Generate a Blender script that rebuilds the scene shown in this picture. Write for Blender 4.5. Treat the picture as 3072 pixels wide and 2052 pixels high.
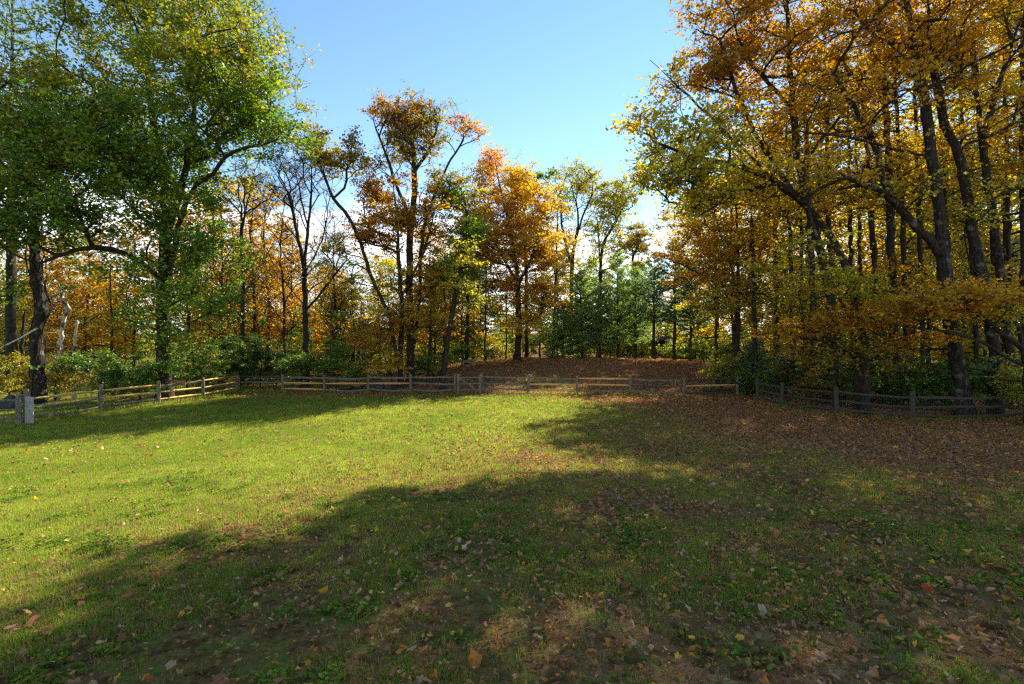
import bpy, math, random
import numpy as np
from mathutils import Vector
sc = bpy.context.scene
COL = sc.collection
for o in list(bpy.data.objects): bpy.data.objects.remove(o, do_unlink=True)

# ------------------------------------------------------------------ camera, sky, sun, exposure
F, CX, HY, CH = 1450.0, 1536.0, 1009.0, 3.45        # survey constants: bearing scale, axis, eye level
cam_d = bpy.data.cameras.new('camera'); cam = bpy.data.objects.new('camera', cam_d); COL.objects.link(cam)
cam_d.sensor_width = 36; cam_d.lens = F/3072*36; cam_d.clip_start = 0.05; cam_d.clip_end = 3000
cam_d.shift_y = -(1026-HY)/3072
cam.location = (0, 0, CH); cam.rotation_euler = (math.radians(90), 0, 0)
sc.camera = cam
SUN_AZ, SUN_EL = math.radians(33.5), math.radians(34.0)
sun_d = bpy.data.lights.new('sun', 'SUN'); sun = bpy.data.objects.new('sun', sun_d); COL.objects.link(sun)
sun_d.energy = 5.0; sun_d.angle = math.radians(0.5); sun_d.color = (1.0, 0.93, 0.80)
sv = Vector((math.sin(SUN_AZ)*math.cos(SUN_EL), math.cos(SUN_AZ)*math.cos(SUN_EL), math.sin(SUN_EL)))
sun.rotation_euler = sv.to_track_quat('Z', 'Y').to_euler(); sun.location = (20, 30, 40)
w = bpy.data.worlds.new('World'); sc.world = w; w.use_nodes = True
nt = w.node_tree; nt.nodes.clear()
def N(t, k, **kw):
    n = t.nodes.new(k)
    for a, b in kw.items(): setattr(n, a, b)
    return n
sky = N(nt, 'ShaderNodeTexSky', sky_type='NISHITA', sun_disc=False)
sky.sun_elevation = SUN_EL; sky.sun_rotation = SUN_AZ; sky.air_density = 1.0; sky.dust_density = 0.0; sky.ozone_density = 1.3
bg = N(nt, 'ShaderNodeBackground'); bg.inputs['Strength'].default_value = 0.11
hs = N(nt, 'ShaderNodeHueSaturation'); hs.inputs['Saturation'].default_value = 1.15
wb = N(nt, 'ShaderNodeMix', data_type='RGBA', blend_type='MULTIPLY'); wb.inputs[0].default_value = 1.0; wb.inputs[7].default_value = (1.10, 1.02, 0.93, 1)
nt.links.new(sky.outputs[0], hs.inputs['Color']); nt.links.new(hs.outputs[0], wb.inputs[6]); nt.links.new(wb.outputs[2], bg.inputs['Color'])
bg2 = N(nt, 'ShaderNodeBackground'); bg2.inputs['Color'].default_value = (0.95, 0.97, 1, 1); bg2.inputs['Strength'].default_value = 0.75
tc = N(nt, 'ShaderNodeTexCoord'); sep = N(nt, 'ShaderNodeSeparateXYZ'); nt.links.new(tc.outputs['Generated'], sep.inputs[0])
mp = N(nt, 'ShaderNodeMapping'); mp.inputs['Scale'].default_value = (1, 1, 3.2); nt.links.new(tc.outputs['Generated'], mp.inputs[0])
nz = N(nt, 'ShaderNodeTexNoise'); nz.inputs['Scale'].default_value = 3.1; nz.inputs['Detail'].default_value = 9; nz.inputs['Roughness'].default_value = 0.52
nt.links.new(mp.outputs[0], nz.inputs['Vector'])
el = N(nt, 'ShaderNodeMapRange'); el.inputs[1].default_value = 0.20; el.inputs[2].default_value = 0.36; el.inputs[3].default_value = 0.17; el.inputs[4].default_value = -0.35
nt.links.new(sep.outputs['Z'], el.inputs[0])
ad = N(nt, 'ShaderNodeMath', operation='ADD'); nt.links.new(nz.outputs[0], ad.inputs[0]); nt.links.new(el.outputs[0], ad.inputs[1])
cr = N(nt, 'ShaderNodeMapRange'); cr.interpolation_type = 'SMOOTHSTEP'; cr.inputs[1].default_value = 0.53; cr.inputs[2].default_value = 0.66
nt.links.new(ad.outputs[0], cr.inputs[0])
mx = N(nt, 'ShaderNodeMixShader'); nt.links.new(cr.outputs[0], mx.inputs[0]); nt.links.new(bg.outputs[0], mx.inputs[1]); nt.links.new(bg2.outputs[0], mx.inputs[2])
wo = N(nt, 'ShaderNodeOutputWorld'); nt.links.new(mx.outputs[0], wo.inputs[0])
sc.view_settings.view_transform = 'Standard'; sc.view_settings.look = 'None'
sc.view_settings.exposure = 1.32; sc.view_settings.gamma = 1.0; sc.view_settings.use_curve_mapping = False
sc.cycles.max_bounces = 9; sc.cycles.diffuse_bounces = 6; sc.cycles.glossy_bounces = 1; sc.cycles.transmission_bounces = 7
sc.cycles.transparent_max_bounces = 4; sc.cycles.caustics_reflective = False; sc.cycles.caustics_refractive = False
sc.cycles.use_denoising = False
sc.cycles.filter_width = 1.3

# ------------------------------------------------------------------ helpers
def tag(o, label=None, cat=None, group=None, kind=None):
    if label: o['label'] = label
    if cat: o['category'] = cat
    if group: o['group'] = group
    if kind: o['kind'] = kind
    return o
def empty(name, loc=(0, 0, 0)):
    o = bpy.data.objects.new(name, None); o.location = loc; o.empty_display_size = 0.3; COL.objects.link(o); return o
def make_mesh(name, V, Fc, mat, parent=None, smooth=False, col=None, origin=None):
    """V (n,3); Fc: list of int arrays, each (m,k); col: per-face rgb"""
    V = np.asarray(V, np.float32)
    if origin is not None: V = V - np.asarray(origin, np.float32)
    me = bpy.data.meshes.new(name)
    me.vertices.add(len(V)); me.vertices.foreach_set('co', V.ravel())
    tot = np.concatenate([np.full(len(f), f.shape[1], np.int32) for f in Fc])
    loops = np.concatenate([np.asarray(f, np.int32).ravel() for f in Fc])
    me.loops.add(len(loops)); me.loops.foreach_set('vertex_index', loops)
    me.polygons.add(len(tot)); st = np.zeros(len(tot), np.int32); st[1:] = np.cumsum(tot)[:-1]
    me.polygons.foreach_set('loop_start', st)
    try: me.polygons.foreach_set('loop_total', tot)
    except Exception: pass
    me.polygons.foreach_set('use_smooth', np.full(len(tot), smooth))
    me.update(calc_edges=True)
    if col is not None:
        a = me.attributes.new('col', 'FLOAT_COLOR', 'FACE')
        c = np.ones((len(tot), 4), np.float32); c[:, :3] = col; a.data.foreach_set('color', c.ravel())
    me.materials.append(mat)
    o = bpy.data.objects.new(name, me); COL.objects.link(o)
    if parent is not None: o.parent = parent
    return o
def sstep(a, b, x):
    t = np.clip((np.asarray(x, float)-a)/(b-a), 0, 1); return t*t*(3-2*t)
def vnoise(x, y, s, seed=0):
    """cheap smooth value noise in -1..1"""
    x = np.asarray(x, float)/s + seed*17.3; y = np.asarray(y, float)/s + seed*9.1
    xi = np.floor(x); yi = np.floor(y); fx = x-xi; fy = y-yi; fx = fx*fx*(3-2*fx); fy = fy*fy*(3-2*fy)
    def h(a, b):
        v = np.sin(a*127.1+b*311.7+seed*74.7)*43758.5453; return (v-np.floor(v))*2-1
    return (h(xi, yi)*(1-fx)+h(xi+1, yi)*fx)*(1-fy)+(h(xi, yi+1)*(1-fx)+h(xi+1, yi+1)*fx)*fy
def gz(x, y):
    """ground height"""
    x = np.asarray(x, float); y = np.asarray(y, float)
    z = 0.9*(1-sstep(1, 18, y))
    ex = 1/(1+np.exp(-(x+7.5)/1.9))*1/(1+np.exp((x-22)/3.0))
    ey = sstep(30, 41.5, y)*(1-0.75*sstep(45, 56, y))
    z = z + 1.42*ex*ey
    z = z + 0.05*vnoise(x, y, 3.1, 1)+0.02*vnoise(x, y, 0.9, 2)
    z = z + 6*sstep(130, 420, y)
    return z
def W(px, py, d):
    return np.array([(px-CX)/F*d, d, CH+(HY-py)/F*d])
def G(px, d):
    x = (px-CX)/F*d
    return np.array([x, d, float(gz(x, d))])

# ------------------------------------------------------------------ materials
def mat(name):
    m = bpy.data.materials.new(name); m.use_nodes = True; m.node_tree.nodes.clear(); return m, m.node_tree
def leaf_material(name, transl=0.45, gloss=0.05, rough=0.4):
    m, t = mat(name)
    a = N(t, 'ShaderNodeAttribute', attribute_name='col')
    d = N(t, 'ShaderNodeBsdfDiffuse'); tr = N(t, 'ShaderNodeBsdfTranslucent'); g = N(t, 'ShaderNodeBsdfGlossy')
    g.inputs['Roughness'].default_value = rough
    g.inputs['Color'].default_value = (0.9, 0.9, 0.9, 1)
    h = N(t, 'ShaderNodeHueSaturation'); h.inputs['Saturation'].default_value = 1.08; h.inputs['Value'].default_value = 1.65
    t.links.new(a.outputs['Color'], h.inputs['Color']); t.links.new(h.outputs[0], tr.inputs['Color'])
    t.links.new(a.outputs['Color'], d.inputs['Color'])
    m1 = N(t, 'ShaderNodeMixShader'); m1.inputs[0].default_value = transl
    t.links.new(d.outputs[0], m1.inputs[1]); t.links.new(tr.outputs[0], m1.inputs[2])
    m2 = N(t, 'ShaderNodeMixShader'); m2.inputs[0].default_value = gloss
    t.links.new(m1.outputs[0], m2.inputs[1]); t.links.new(g.outputs[0], m2.inputs[2])
    o = N(t, 'ShaderNodeOutputMaterial'); t.links.new(m2.outputs[0], o.inputs[0]); return m
LEAF = leaf_material('leaf_autumn', 0.5, 0.03, 0.5)
LEAF_G = leaf_material('leaf_green', 0.45, 0.045, 0.42)
NEEDLE = leaf_material('needle', 0.6, 0.04, 0.5)
DRY = leaf_material('dry_leaf', 0.35, 0.008, 0.6)
GRASS = leaf_material('grass_blade', 0.5, 0.03, 0.4)
def ramp_mat(name, c1, c2, scale=(6, 6, 1.2), bump=0.6, spots=None, rough=0.9, spot_scale=3.0, spot_lim=(0.52, 0.62)):
    m, t = mat(name)
    tcn = N(t, 'ShaderNodeTexCoord'); mpn = N(t, 'ShaderNodeMapping'); mpn.inputs['Scale'].default_value = scale
    t.links.new(tcn.outputs['Object'], mpn.inputs[0])
    n1 = N(t, 'ShaderNodeTexNoise'); n1.inputs['Scale'].default_value = 3; n1.inputs['Detail'].default_value = 6; n1.inputs['Roughness'].default_value = 0.65
    t.links.new(mpn.outputs[0], n1.inputs['Vector'])
    r = N(t, 'ShaderNodeValToRGB'); r.color_ramp.elements[0].color = (*c1, 1); r.color_ramp.elements[1].color = (*c2, 1)
    r.color_ramp.elements[0].position = 0.36; r.color_ramp.elements[1].position = 0.66
    t.links.new(n1.outputs[0], r.inputs[0]); out = r.outputs[0]
    if spots:
        n2 = N(t, 'ShaderNodeTexNoise'); n2.inputs['Scale'].default_value = spot_scale; n2.inputs['Detail'].default_value = 5
        t.links.new(tcn.outputs['Object'], n2.inputs['Vector'])
        mr = N(t, 'ShaderNodeMapRange'); mr.inputs[1].default_value = spot_lim[0]; mr.inputs[2].default_value = spot_lim[1]
        t.links.new(n2.outputs[0], mr.inputs[0])
        mc = N(t, 'ShaderNodeMix', data_type='RGBA'); mc.inputs[7].default_value = (*spots, 1)
        t.links.new(mr.outputs[0], mc.inputs[0]); t.links.new(out, mc.inputs[6]); out = mc.outputs[2]
    b = N(t, 'ShaderNodeBsdfPrincipled'); b.inputs['Roughness'].default_value = rough; b.inputs['Specular IOR Level'].default_value = 0.12
    t.links.new(out, b.inputs['Base Color'])
    bp = N(t, 'ShaderNodeBump'); bp.inputs['Strength'].default_value = bump; bp.inputs['Distance'].default_value = 0.10 if 'bark' in name else 0.03
    t.links.new(n1.outputs[0], bp.inputs['Height']); t.links.new(bp.outputs[0], b.inputs['Normal'])
    o = N(t, 'ShaderNodeOutputMaterial'); t.links.new(b.outputs[0], o.inputs[0]); return m
BARK = ramp_mat('bark_dark', (0.018, 0.014, 0.011), (0.085, 0.066, 0.050), spots=(0.035, 0.042, 0.018), bump=1.0)
BARK_L = ramp_mat('bark_lichen', (0.014, 0.011, 0.008), (0.070, 0.057, 0.043), spots=(0.14, 0.14, 0.11), spot_scale=3.2, spot_lim=(0.56, 0.66), bump=1.0)
BARK_BROWN = ramp_mat('bark_brown', (0.02, 0.015, 0.011), (0.09, 0.067, 0.048), bump=1.0)
BARK_PALE = ramp_mat('bark_bleached', (0.42, 0.36, 0.25), (0.75, 0.69, 0.54), spots=(0.12, 0.10, 0.07), spot_lim=(0.56, 0.6))
WOOD_OLD = ramp_mat('wood_weathered', (0.09, 0.07, 0.045), (0.34, 0.285, 0.20), scale=(8, 8, 8), spots=(0.10, 0.11, 0.07), spot_scale=9, spot_lim=(0.5, 0.62))
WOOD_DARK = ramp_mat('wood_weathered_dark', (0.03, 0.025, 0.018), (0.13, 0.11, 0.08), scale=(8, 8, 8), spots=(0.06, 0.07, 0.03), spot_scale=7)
WOOD_NEW = ramp_mat('wood_new', (0.62, 0.34, 0.10), (0.80, 0.50, 0.19), scale=(1.5, 14, 14), bump=0.15, spots=(0.25, 0.11, 0.04), spot_scale=5, spot_lim=(0.66, 0.70))
BOARD = ramp_mat('board_whitewashed', (0.34, 0.31, 0.26), (0.56, 0.52, 0.44), scale=(20, 20, 1.5), bump=0.3)
WIRE = ramp_mat('wire_galvanised', (0.16, 0.16, 0.15), (0.24, 0.24, 0.23), rough=0.5)
SHEDW = ramp_mat('shed_boards', (0.09, 0.035, 0.018), (0.16, 0.07, 0.035), scale=(8, 8, 1))
SHEDR = ramp_mat('shed_roof_grey', (0.035, 0.03, 0.028), (0.07, 0.06, 0.055))
ROCK = ramp_mat('rock_dark', (0.03, 0.028, 0.024), (0.10, 0.095, 0.08), scale=(2, 2, 2))

def ground_material():
    m, t = mat('ground_turf')
    g = N(t, 'ShaderNodeNewGeometry')
    at = N(t, 'ShaderNodeAttribute', attribute_name='lit')
    def noise(s, d=4, r=0.6):
        n = N(t, 'ShaderNodeTexNoise'); n.inputs['Scale'].default_value = s; n.inputs['Detail'].default_value = d; n.inputs['Roughness'].default_value = r
        t.links.new(g.outputs['Position'], n.inputs['Vector']); return n
    def ramp(src, stops):
        r = N(t, 'ShaderNodeValToRGB'); e = r.color_ramp.elements
        while len(e) < len(stops): e.new(0.5)
        for i, (p, c) in enumerate(stops): e[i].position = p; e[i].color = (*c, 1)
        t.links.new(src, r.inputs[0]); return r.outputs[0]
    def mix(f, a, b):
        x = N(t, 'ShaderNodeMix', data_type='RGBA'); t.links.new(f, x.inputs[0]); t.links.new(a, x.inputs[6]); t.links.new(b, x.inputs[7]); return x.outputs[2]
    turf = ramp(noise(22, 5).outputs[0], [(0.30, (0.045, 0.065, 0.012)), (0.5, (0.11, 0.15, 0.022)), (0.72, (0.22, 0.24, 0.05))])
    turf2 = ramp(noise(0.7, 4).outputs[0], [(0.35, (0.06, 0.11, 0.015)), (0.62, (0.20, 0.20, 0.04))])
    x = N(t, 'ShaderNodeMix', data_type='RGBA'); x.inputs[0].default_value = 0.45; t.links.new(turf, x.inputs[6]); t.links.new(turf2, x.inputs[7]); turf = x.outputs[2]
    dirt = ramp(noise(9, 6).outputs[0], [(0.35, (0.075, 0.040, 0.014)), (0.65, (0.26, 0.145, 0.05))])
    v = N(t, 'ShaderNodeTexVoronoi'); v.inputs['Scale'].default_value = 13; t.links.new(g.outputs['Position'], v.inputs['Vector'])
    sp = N(t, 'ShaderNodeSeparateColor'); t.links.new(v.outputs['Color'], sp.inputs[0])
    leafc = ramp(sp.outputs[0], [(0.0, (0.05, 0.025, 0.012)), (0.35, (0.17, 0.085, 0.04)), (0.6, (0.30, 0.17, 0.085)), (0.8, (0.30, 0.145, 0.055)), (1.0, (0.38, 0.24, 0.14))])
    dk = N(t, 'ShaderNodeMapRange'); dk.inputs[1].default_value = 0.02; dk.inputs[2].default_value = 0.07; dk.inputs[3].default_value = 1; dk.inputs[4].default_value = 0.0
    t.links.new(v.outputs['Distance'], dk.inputs[0])
    # soil between turf follows a noise, litter follows the attribute
    nn = noise(3.3, 5)
    f1 = N(t, 'ShaderNodeMapRange'); f1.inputs[1].default_value = 0.34; f1.inputs[2].default_value = 0.55; t.links.new(nn.outputs[0], f1.inputs[0])
    spd = N(t, 'ShaderNodeSeparateColor'); t.links.new(at.outputs['Color'], spd.inputs[0])
    f1m = N(t, 'ShaderNodeMath', operation='MULTIPLY'); t.links.new(f1.outputs[0], f1m.inputs[0]); t.links.new(spd.outputs[1], f1m.inputs[1])
    c = mix(f1m.outputs[0], turf, dirt)
    n4 = noise(5, 3); f2 = N(t, 'ShaderNodeMath', operation='MULTIPLY_ADD'); t.links.new(spd.outputs[0], f2.inputs[0]); f2.inputs[1].default_value = 1.5
    mm = N(t, 'ShaderNodeMath', operation='MULTIPLY_ADD'); t.links.new(n4.outputs[0], mm.inputs[0]); mm.inputs[1].default_value = 1.4; mm.inputs[2].default_value = -1.0
    t.links.new(mm.outputs[0], f2.inputs[2]); f2.use_clamp = True
    c = mix(f2.outputs[0], c, leafc)
    b = N(t, 'ShaderNodeBsdfPrincipled'); b.inputs['Roughness'].default_value = 0.95; b.inputs['Specular IOR Level'].default_value = 0.0
    t.links.new(c, b.inputs['Base Color'])
    bp = N(t, 'ShaderNodeBump'); bp.inputs['Strength'].default_value = 0.8; bp.inputs['Distance'].default_value = 0.05
    n5 = noise(28, 4); t.links.new(n5.outputs[0], bp.inputs['Height']); t.links.new(bp.outputs[0], b.inputs['Normal'])
    o = N(t, 'ShaderNodeOutputMaterial'); t.links.new(b.outputs[0], o.inputs[0]); return m
GROUND = ground_material()

# ------------------------------------------------------------------ ground
def litter(x, y):
    """0..1 share of ground hidden by fallen leaves"""
    x = np.asarray(x, float); y = np.asarray(y, float)
    n = 0.5*vnoise(x, y, 2.6, 5)+0.35*vnoise(x, y, 1.1, 6)
    right = sstep(1.5, 9.5, x+0.25*(y-20)+1.2*n)*sstep(9.5, 16, y+1.5*n+0.35*x)       # brown sheet by the right fence
    back = (1-0.75*sstep(48, 62, y))*sstep(27.2, 29.2, y+0.7*n+0.06*x)*sstep(-14, -9, x+2*n)
    green = np.exp(-(((x-2.9)/3.2)**2+((y-33)/4.2)**2))                      # grassy patch on the rise
    left = 0.55*sstep(0, 1.5, y-(24.5-0.28*(x+18)*0)+1.5*n)*sstep(-19, -13, x)*(1-sstep(-5, 0, x))*sstep(25.8, 27.5, y)
    near = 0.62*sstep(-5.5, 2.5, x+0.22*(8-y)+2.2*n)*(1-sstep(9, 17, y)*(1-sstep(-2, 6, x)))
    woods = (1-0.75*sstep(48, 62, y))*sstep(14.5, 16.5, x)*sstep(12, 18, y) + (1-0.75*sstep(48, 62, y))*sstep(31, 36, y)*(1-sstep(-12, -7, x))*0.85
    L = np.maximum.reduce([right*0.97, back*(0.95-0.5*green), left, near*(0.75+0.5*n), np.clip(woods, 0, 1)])
    return np.clip(L+0.05*n, 0.0, 1)
def baldness(x, y):
    x = np.asarray(x, float); y = np.asarray(y, float)
    return np.clip(0.15+0.85*sstep(-6.5, -1, x+0.4*(8-y))*(1-sstep(12, 20, y)) + 0.5*np.exp(-((x+3)**2+(y-8)**2)/6), 0, 1)
def axis(lo, hi, s, far):
    a = list(np.arange(lo, hi, s)); st = s; v = hi
    while v < far: a.append(v); st *= 1.25; v += st
    a.append(far); st = s; v = lo-s
    pre = []
    while v > -far: pre.append(v); st *= 1.25; v -= st
    pre.append(-far)
    return np.array(pre[::-1]+a)
xs, ys = axis(-40, 40, 0.3, 700), axis(-6, 62, 0.3, 700)
X, Y = np.meshgrid(xs, ys); Z = gz(X, Y)
nx, ny = len(xs), len(ys); idx = np.arange(nx*ny).reshape(ny, nx)
quads = np.stack([idx[:-1, :-1], idx[:-1, 1:], idx[1:, 1:], idx[1:, :-1]], -1).reshape(-1, 4)
ground = make_mesh('ground', np.stack([X, Y, Z], -1).reshape(-1, 3), [quads], GROUND, smooth=True)
a = ground.data.attributes.new('lit', 'FLOAT_COLOR', 'POINT'); c4 = np.ones((nx*ny, 4), np.float32)
c4[:, 0] = litter(X, Y).ravel(); c4[:, 1] = baldness(X, Y).ravel(); a.data.foreach_set('color', c4.ravel())
tag(ground, kind='structure')

# ------------------------------------------------------------------ tube building
def tube(P, R, k, rng=None, rough=0.0, cap=True):
    P = np.asarray(P, float); R = np.asarray(R, float); n = len(P)
    T = np.empty_like(P); T[1:-1] = P[2:]-P[:-2]; T[0] = P[1]-P[0]; T[-1] = P[-1]-P[-2]
    T /= np.linalg.norm(T, axis=1, keepdims=True)+1e-9
    ref = np.array([1.0, 0.13, 0.05]) if abs(T[:, 0]).mean() < 0.7 else np.array([0.1, 0.1, 1.0])
    U = np.cross(T, ref); U /= np.linalg.norm(U, axis=1, keepdims=True)+1e-9; V = np.cross(T, U)
    a = np.arange(k)*2*math.pi/k; rr = R[:, None]*np.ones((1, k))
    if rng is not None and rough > 0:
        rr = rr*(1+rough*rng.standard_normal((1, k))*0.8+rough*rng.standard_normal((n, k))*0.6)
    Vt = P[:, None, :]+rr[..., None]*(np.cos(a)[None, :, None]*U[:, None, :]+np.sin(a)[None, :, None]*V[:, None, :])
    Vt = Vt.reshape(-1, 3)
    i = np.arange(n-1)[:, None]*k; j = np.arange(k)[None, :]; j2 = (j+1) % k
    Q = np.stack([i+j, i+j2, i+k+j2, i+k+j], -1).reshape(-1, 4)
    return Vt, Q
def join_tubes(L):
    Vs, Qs, off = [], [], 0
    for v, q in L: Vs.append(v); Qs.append(q+off); off += len(v)
    return np.concatenate(Vs), np.concatenate(Qs)
def catmull(pts, step):
    pts = np.asarray(pts, float)
    if len(pts) == 2:
        n = max(2, int(np.linalg.norm(pts[1]-pts[0])/step)+1); return pts[0]+(pts[1]-pts[0])*np.linspace(0, 1, n)[:, None]
    P = np.vstack([2*pts[0]-pts[1], pts, 2*pts[-1]-pts[-2]]); out = []
    for i in range(1, len(P)-2):
        n = max(1, int(np.linalg.norm(P[i+1]-P[i])/step)); t = np.linspace(0, 1, n, endpoint=False)[:, None]
        out.append(0.5*((2*P[i])+(-P[i-1]+P[i+1])*t+(2*P[i-1]-5*P[i]+4*P[i+1]-P[i+2])*t*t+(-P[i-1]+3*P[i]-3*P[i+1]+P[i+2])*t**3))
    out.append(pts[-1:]); return np.vstack(out)
def unit(v): return v/(np.linalg.norm(v, axis=-1, keepdims=True)+1e-9)

# ------------------------------------------------------------------ leaves
def leaf_mesh(pos, size, rng, ratio=0.75, tilt=0.8, droop=0.3):
    n = len(pos)
    az = rng.uniform(0, 2*math.pi, n); A = np.stack([np.cos(az), np.sin(az), rng.normal(-droop, 0.45, n)], -1); A = unit(A)
    Nn = np.stack([rng.normal(0, tilt, n), rng.normal(0, tilt, n), np.ones(n)], -1); B = unit(np.cross(Nn, A)); Nn = np.cross(A, B)
    s = (size*rng.uniform(0.5, 1.35, n))[:, None]; fold = rng.uniform(0.05, 0.35, n)[:, None]
    base = pos-A*s*0.5; tip = pos+A*s*0.5
    l = pos-A*s*0.08+B*s*0.5*ratio+Nn*s*fold*0.5; r = pos-A*s*0.08-B*s*0.5*ratio+Nn*s*fold*0.5
    V = np.stack([base, l, tip, r], 1).reshape(-1, 3); Q = np.arange(4*n).reshape(n, 4)
    return V, Q
def pick(pal, n, rng):
    """pal: list of (rgb, weight)"""
    c = np.array([p[0] for p in pal], float); wt = np.array([p[1] for p in pal], float); wt /= wt.sum()
    i = rng.choice(len(pal), n, p=wt); j = rng.choice(len(pal), n, p=wt); t = rng.uniform(0, 0.5, n)[:, None]
    return (c[i]*(1-t)+c[j]*t)*rng.uniform(0.75, 1.25, n)[:, None]
OR = (0.56, 0.26, 0.030); ORD = (0.38, 0.17, 0.018); RED = (0.55, 0.16, 0.05); RUST = (0.29, 0.145, 0.025); GOLD = (0.56, 0.36, 0.035)
YEL = (0.66, 0.48, 0.06); YG = (0.34, 0.36, 0.04); GR = (0.085, 0.17, 0.02); GRD = (0.04, 0.085, 0.014); GRB = (0.17, 0.31, 0.03); OLV = (0.17, 0.17, 0.03)
BLU = (0.05, 0.10, 0.06); PNK = (0.62, 0.20, 0.09)
P_GREEN = [(GR, 6), (GRD, 1.6), (GRB, 3.2), (YG, 1.8), (GOLD, 0.3)]
P_GREENGOLD = [(GR, 4.4), (GRB, 2), (OLV, 2.4), (YG, 2.2), (GOLD, 2.0), (ORD, 0.7)]
P_ORANGE = [(OR, 3.4), (GOLD, 3), (ORD, 2.4), (YEL, 0.6), (OLV, 1.4)]
P_ORYEL = [(GOLD, 4.4), (YEL, 1.4), (OR, 2.2), (OLV, 2.4), (ORD, 1.4), (YG, 0.8)]
P_REDTOP = [((0.60, 0.26, 0.12), 5), (OR, 4), (GOLD, 2)]
P_GLOW = [((0.60, 0.37, 0.05), 5), ((0.56, 0.29, 0.045), 2.4), ((0.62, 0.44, 0.07), 2.4), (OLV, 1.0)]
P_RUST = [(RUST, 4), (ORD, 3.6), (OR, 2.4), (OLV, 1.5), (GOLD, 0.8)]
P_YG = [(YG, 4), (YEL, 2.5), (OLV, 1.6), (GR, 1.2), (GOLD, 1)]
P_YEL = [(YEL, 4), (GOLD, 3), (YG, 2), (OR, 1)]
P_SHR = [(GR, 5), (GRD, 3), (YG, 1.5), (GRB, 1.5)]
P_BRT = [(GRB, 4), (YG, 3), (GR, 2)]
P_DARK = [(GRD, 5), ((0.02, 0.045, 0.012), 5), (GR, 0.6)]
P_BROWNG = [(OLV, 4), (ORD, 1.6), (YG, 1.2), (RUST, 1.2), (GOLD, 0.8)]

# ------------------------------------------------------------------ trees
class Tree: pass
def grow(stems, targets, rng, r0, rt, step=0.5, slope=0.35, pathw=0.12, wig=0.05, droop=0.0):
    cap = 60000; pos = np.zeros((cap, 3)); par = np.full(cap, -1); pl = np.zeros(cap); drn = np.zeros((cap, 3)); n = 0; chains = []
    allow = np.zeros(cap, bool)
    for si, S in enumerate(stems):
        pts = catmull(S, step)
        if si > 0:                                                    # limb: starts at nearest node of the trunk
            j = int(np.argmin(np.linalg.norm(pos[:n]-pts[0], axis=1))); ch = [j]; p = j
        else: ch = []; p = -1
        H = pts[-1, 2]-pts[0, 2]
        for k, q in enumerate(pts):
            if k and k < len(pts)-1: q = q+rng.normal(0, wig*0.6, 3)*np.array([1, 1, 0.3])
            pos[n] = q; par[n] = p; pl[n] = pl[p]+step if p >= 0 else 0
            drn[n] = unit(pts[min(k+1, len(pts)-1)]-pts[max(k-1, 0)])
            allow[n] = si > 0 or (k > 0.12*len(pts)); ch.append(n); p = n; n += 1
        chains.append((si, ch))
    tips = []
    for t in targets:
        v = t-pos[:n]; d = np.linalg.norm(v, axis=1); hz = np.hypot(v[:, 0], v[:, 1])
        pen = np.clip(hz*slope-v[:, 2], 0, None)*1.3
        back = np.clip(-(v*drn[:n]).sum(1)/(d+1e-6), 0, 1)*1.5
        cost = d+pen+pathw*pl[:n]+back+np.where(allow[:n], 0, 1e3)
        j = int(np.argmin(cost)); p0 = pos[j]; L = d[j]
        to = v[j]/(L+1e-6)
        d0 = unit(0.55*drn[j]+0.9*to+np.array([0, 0, 0.12])); d1 = unit(to+np.array([0, 0, 0.25-droop]))
        m = max(1, int(round(L/step))); u = (np.arange(1, m+1)/m)[:, None]
        b = (1-u)**3*p0+3*(1-u)**2*u*(p0+d0*L*0.35)+3*(1-u)*u*u*(t-d1*L*0.3)+u**3*t
        if m > 1: b[:-1] += rng.normal(0, wig, (m-1, 3))*step*2
        ch = [j]; p = j
        if n+m >= cap: break
        for q in b:
            pos[n] = q; par[n] = p; pl[n] = pl[p]+step; drn[n] = unit(q-pos[p]); allow[n] = True; ch.append(n); p = n; n += 1
        tips.append(p); chains.append((99, ch))
    cnt = np.zeros(n); cnt[tips] += 1
    for ch in chains[:len(stems)]: cnt[ch[1][-1]] += 1
    for i in range(n-1, 0, -1):
        if par[i] >= 0: cnt[par[i]] += cnt[i]
    p_ = math.log(r0/rt)/math.log(max(cnt[0], 2)); rad = rt*np.maximum(cnt, 1)**p_
    T = Tree(); T.pos = pos[:n]; T.rad = rad; T.chains = chains; T.tips = np.array(tips, int); T.dir = drn[:n]
    return T
def sample_blobs(blobs, n, rng):
    """blob: centre, radii, weight, palette"""
    ws = np.array([b[2]*(b[1][0]*b[1][1]*b[1][2])**(0.72) for b in blobs]); ws /= ws.sum()
    which = rng.choice(len(blobs), n, p=ws); C = np.array([b[0] for b in blobs]); R = np.array([b[1] for b in blobs])
    m = int(n*1.9); which = rng.choice(len(blobs), m, p=ws)
    d = unit(rng.standard_normal((m, 3))); r = rng.uniform(0, 1, m)**0.42*(1+0.16*rng.standard_normal(m))
    P = C[which]+d*r[:, None]*R[which]; f = np.zeros(m)
    for k in range(7):
        kv = unit(rng.standard_normal(3))*rng.uniform(1.6, 4.2)*np.array([1, 1, 1.5]); f += np.sin(P@kv+rng.uniform(0, 6.28))
    o = np.sort(np.argsort(-(f+rng.normal(0, 0.7, m)))[:n])
    return P[o], which[o]
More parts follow.
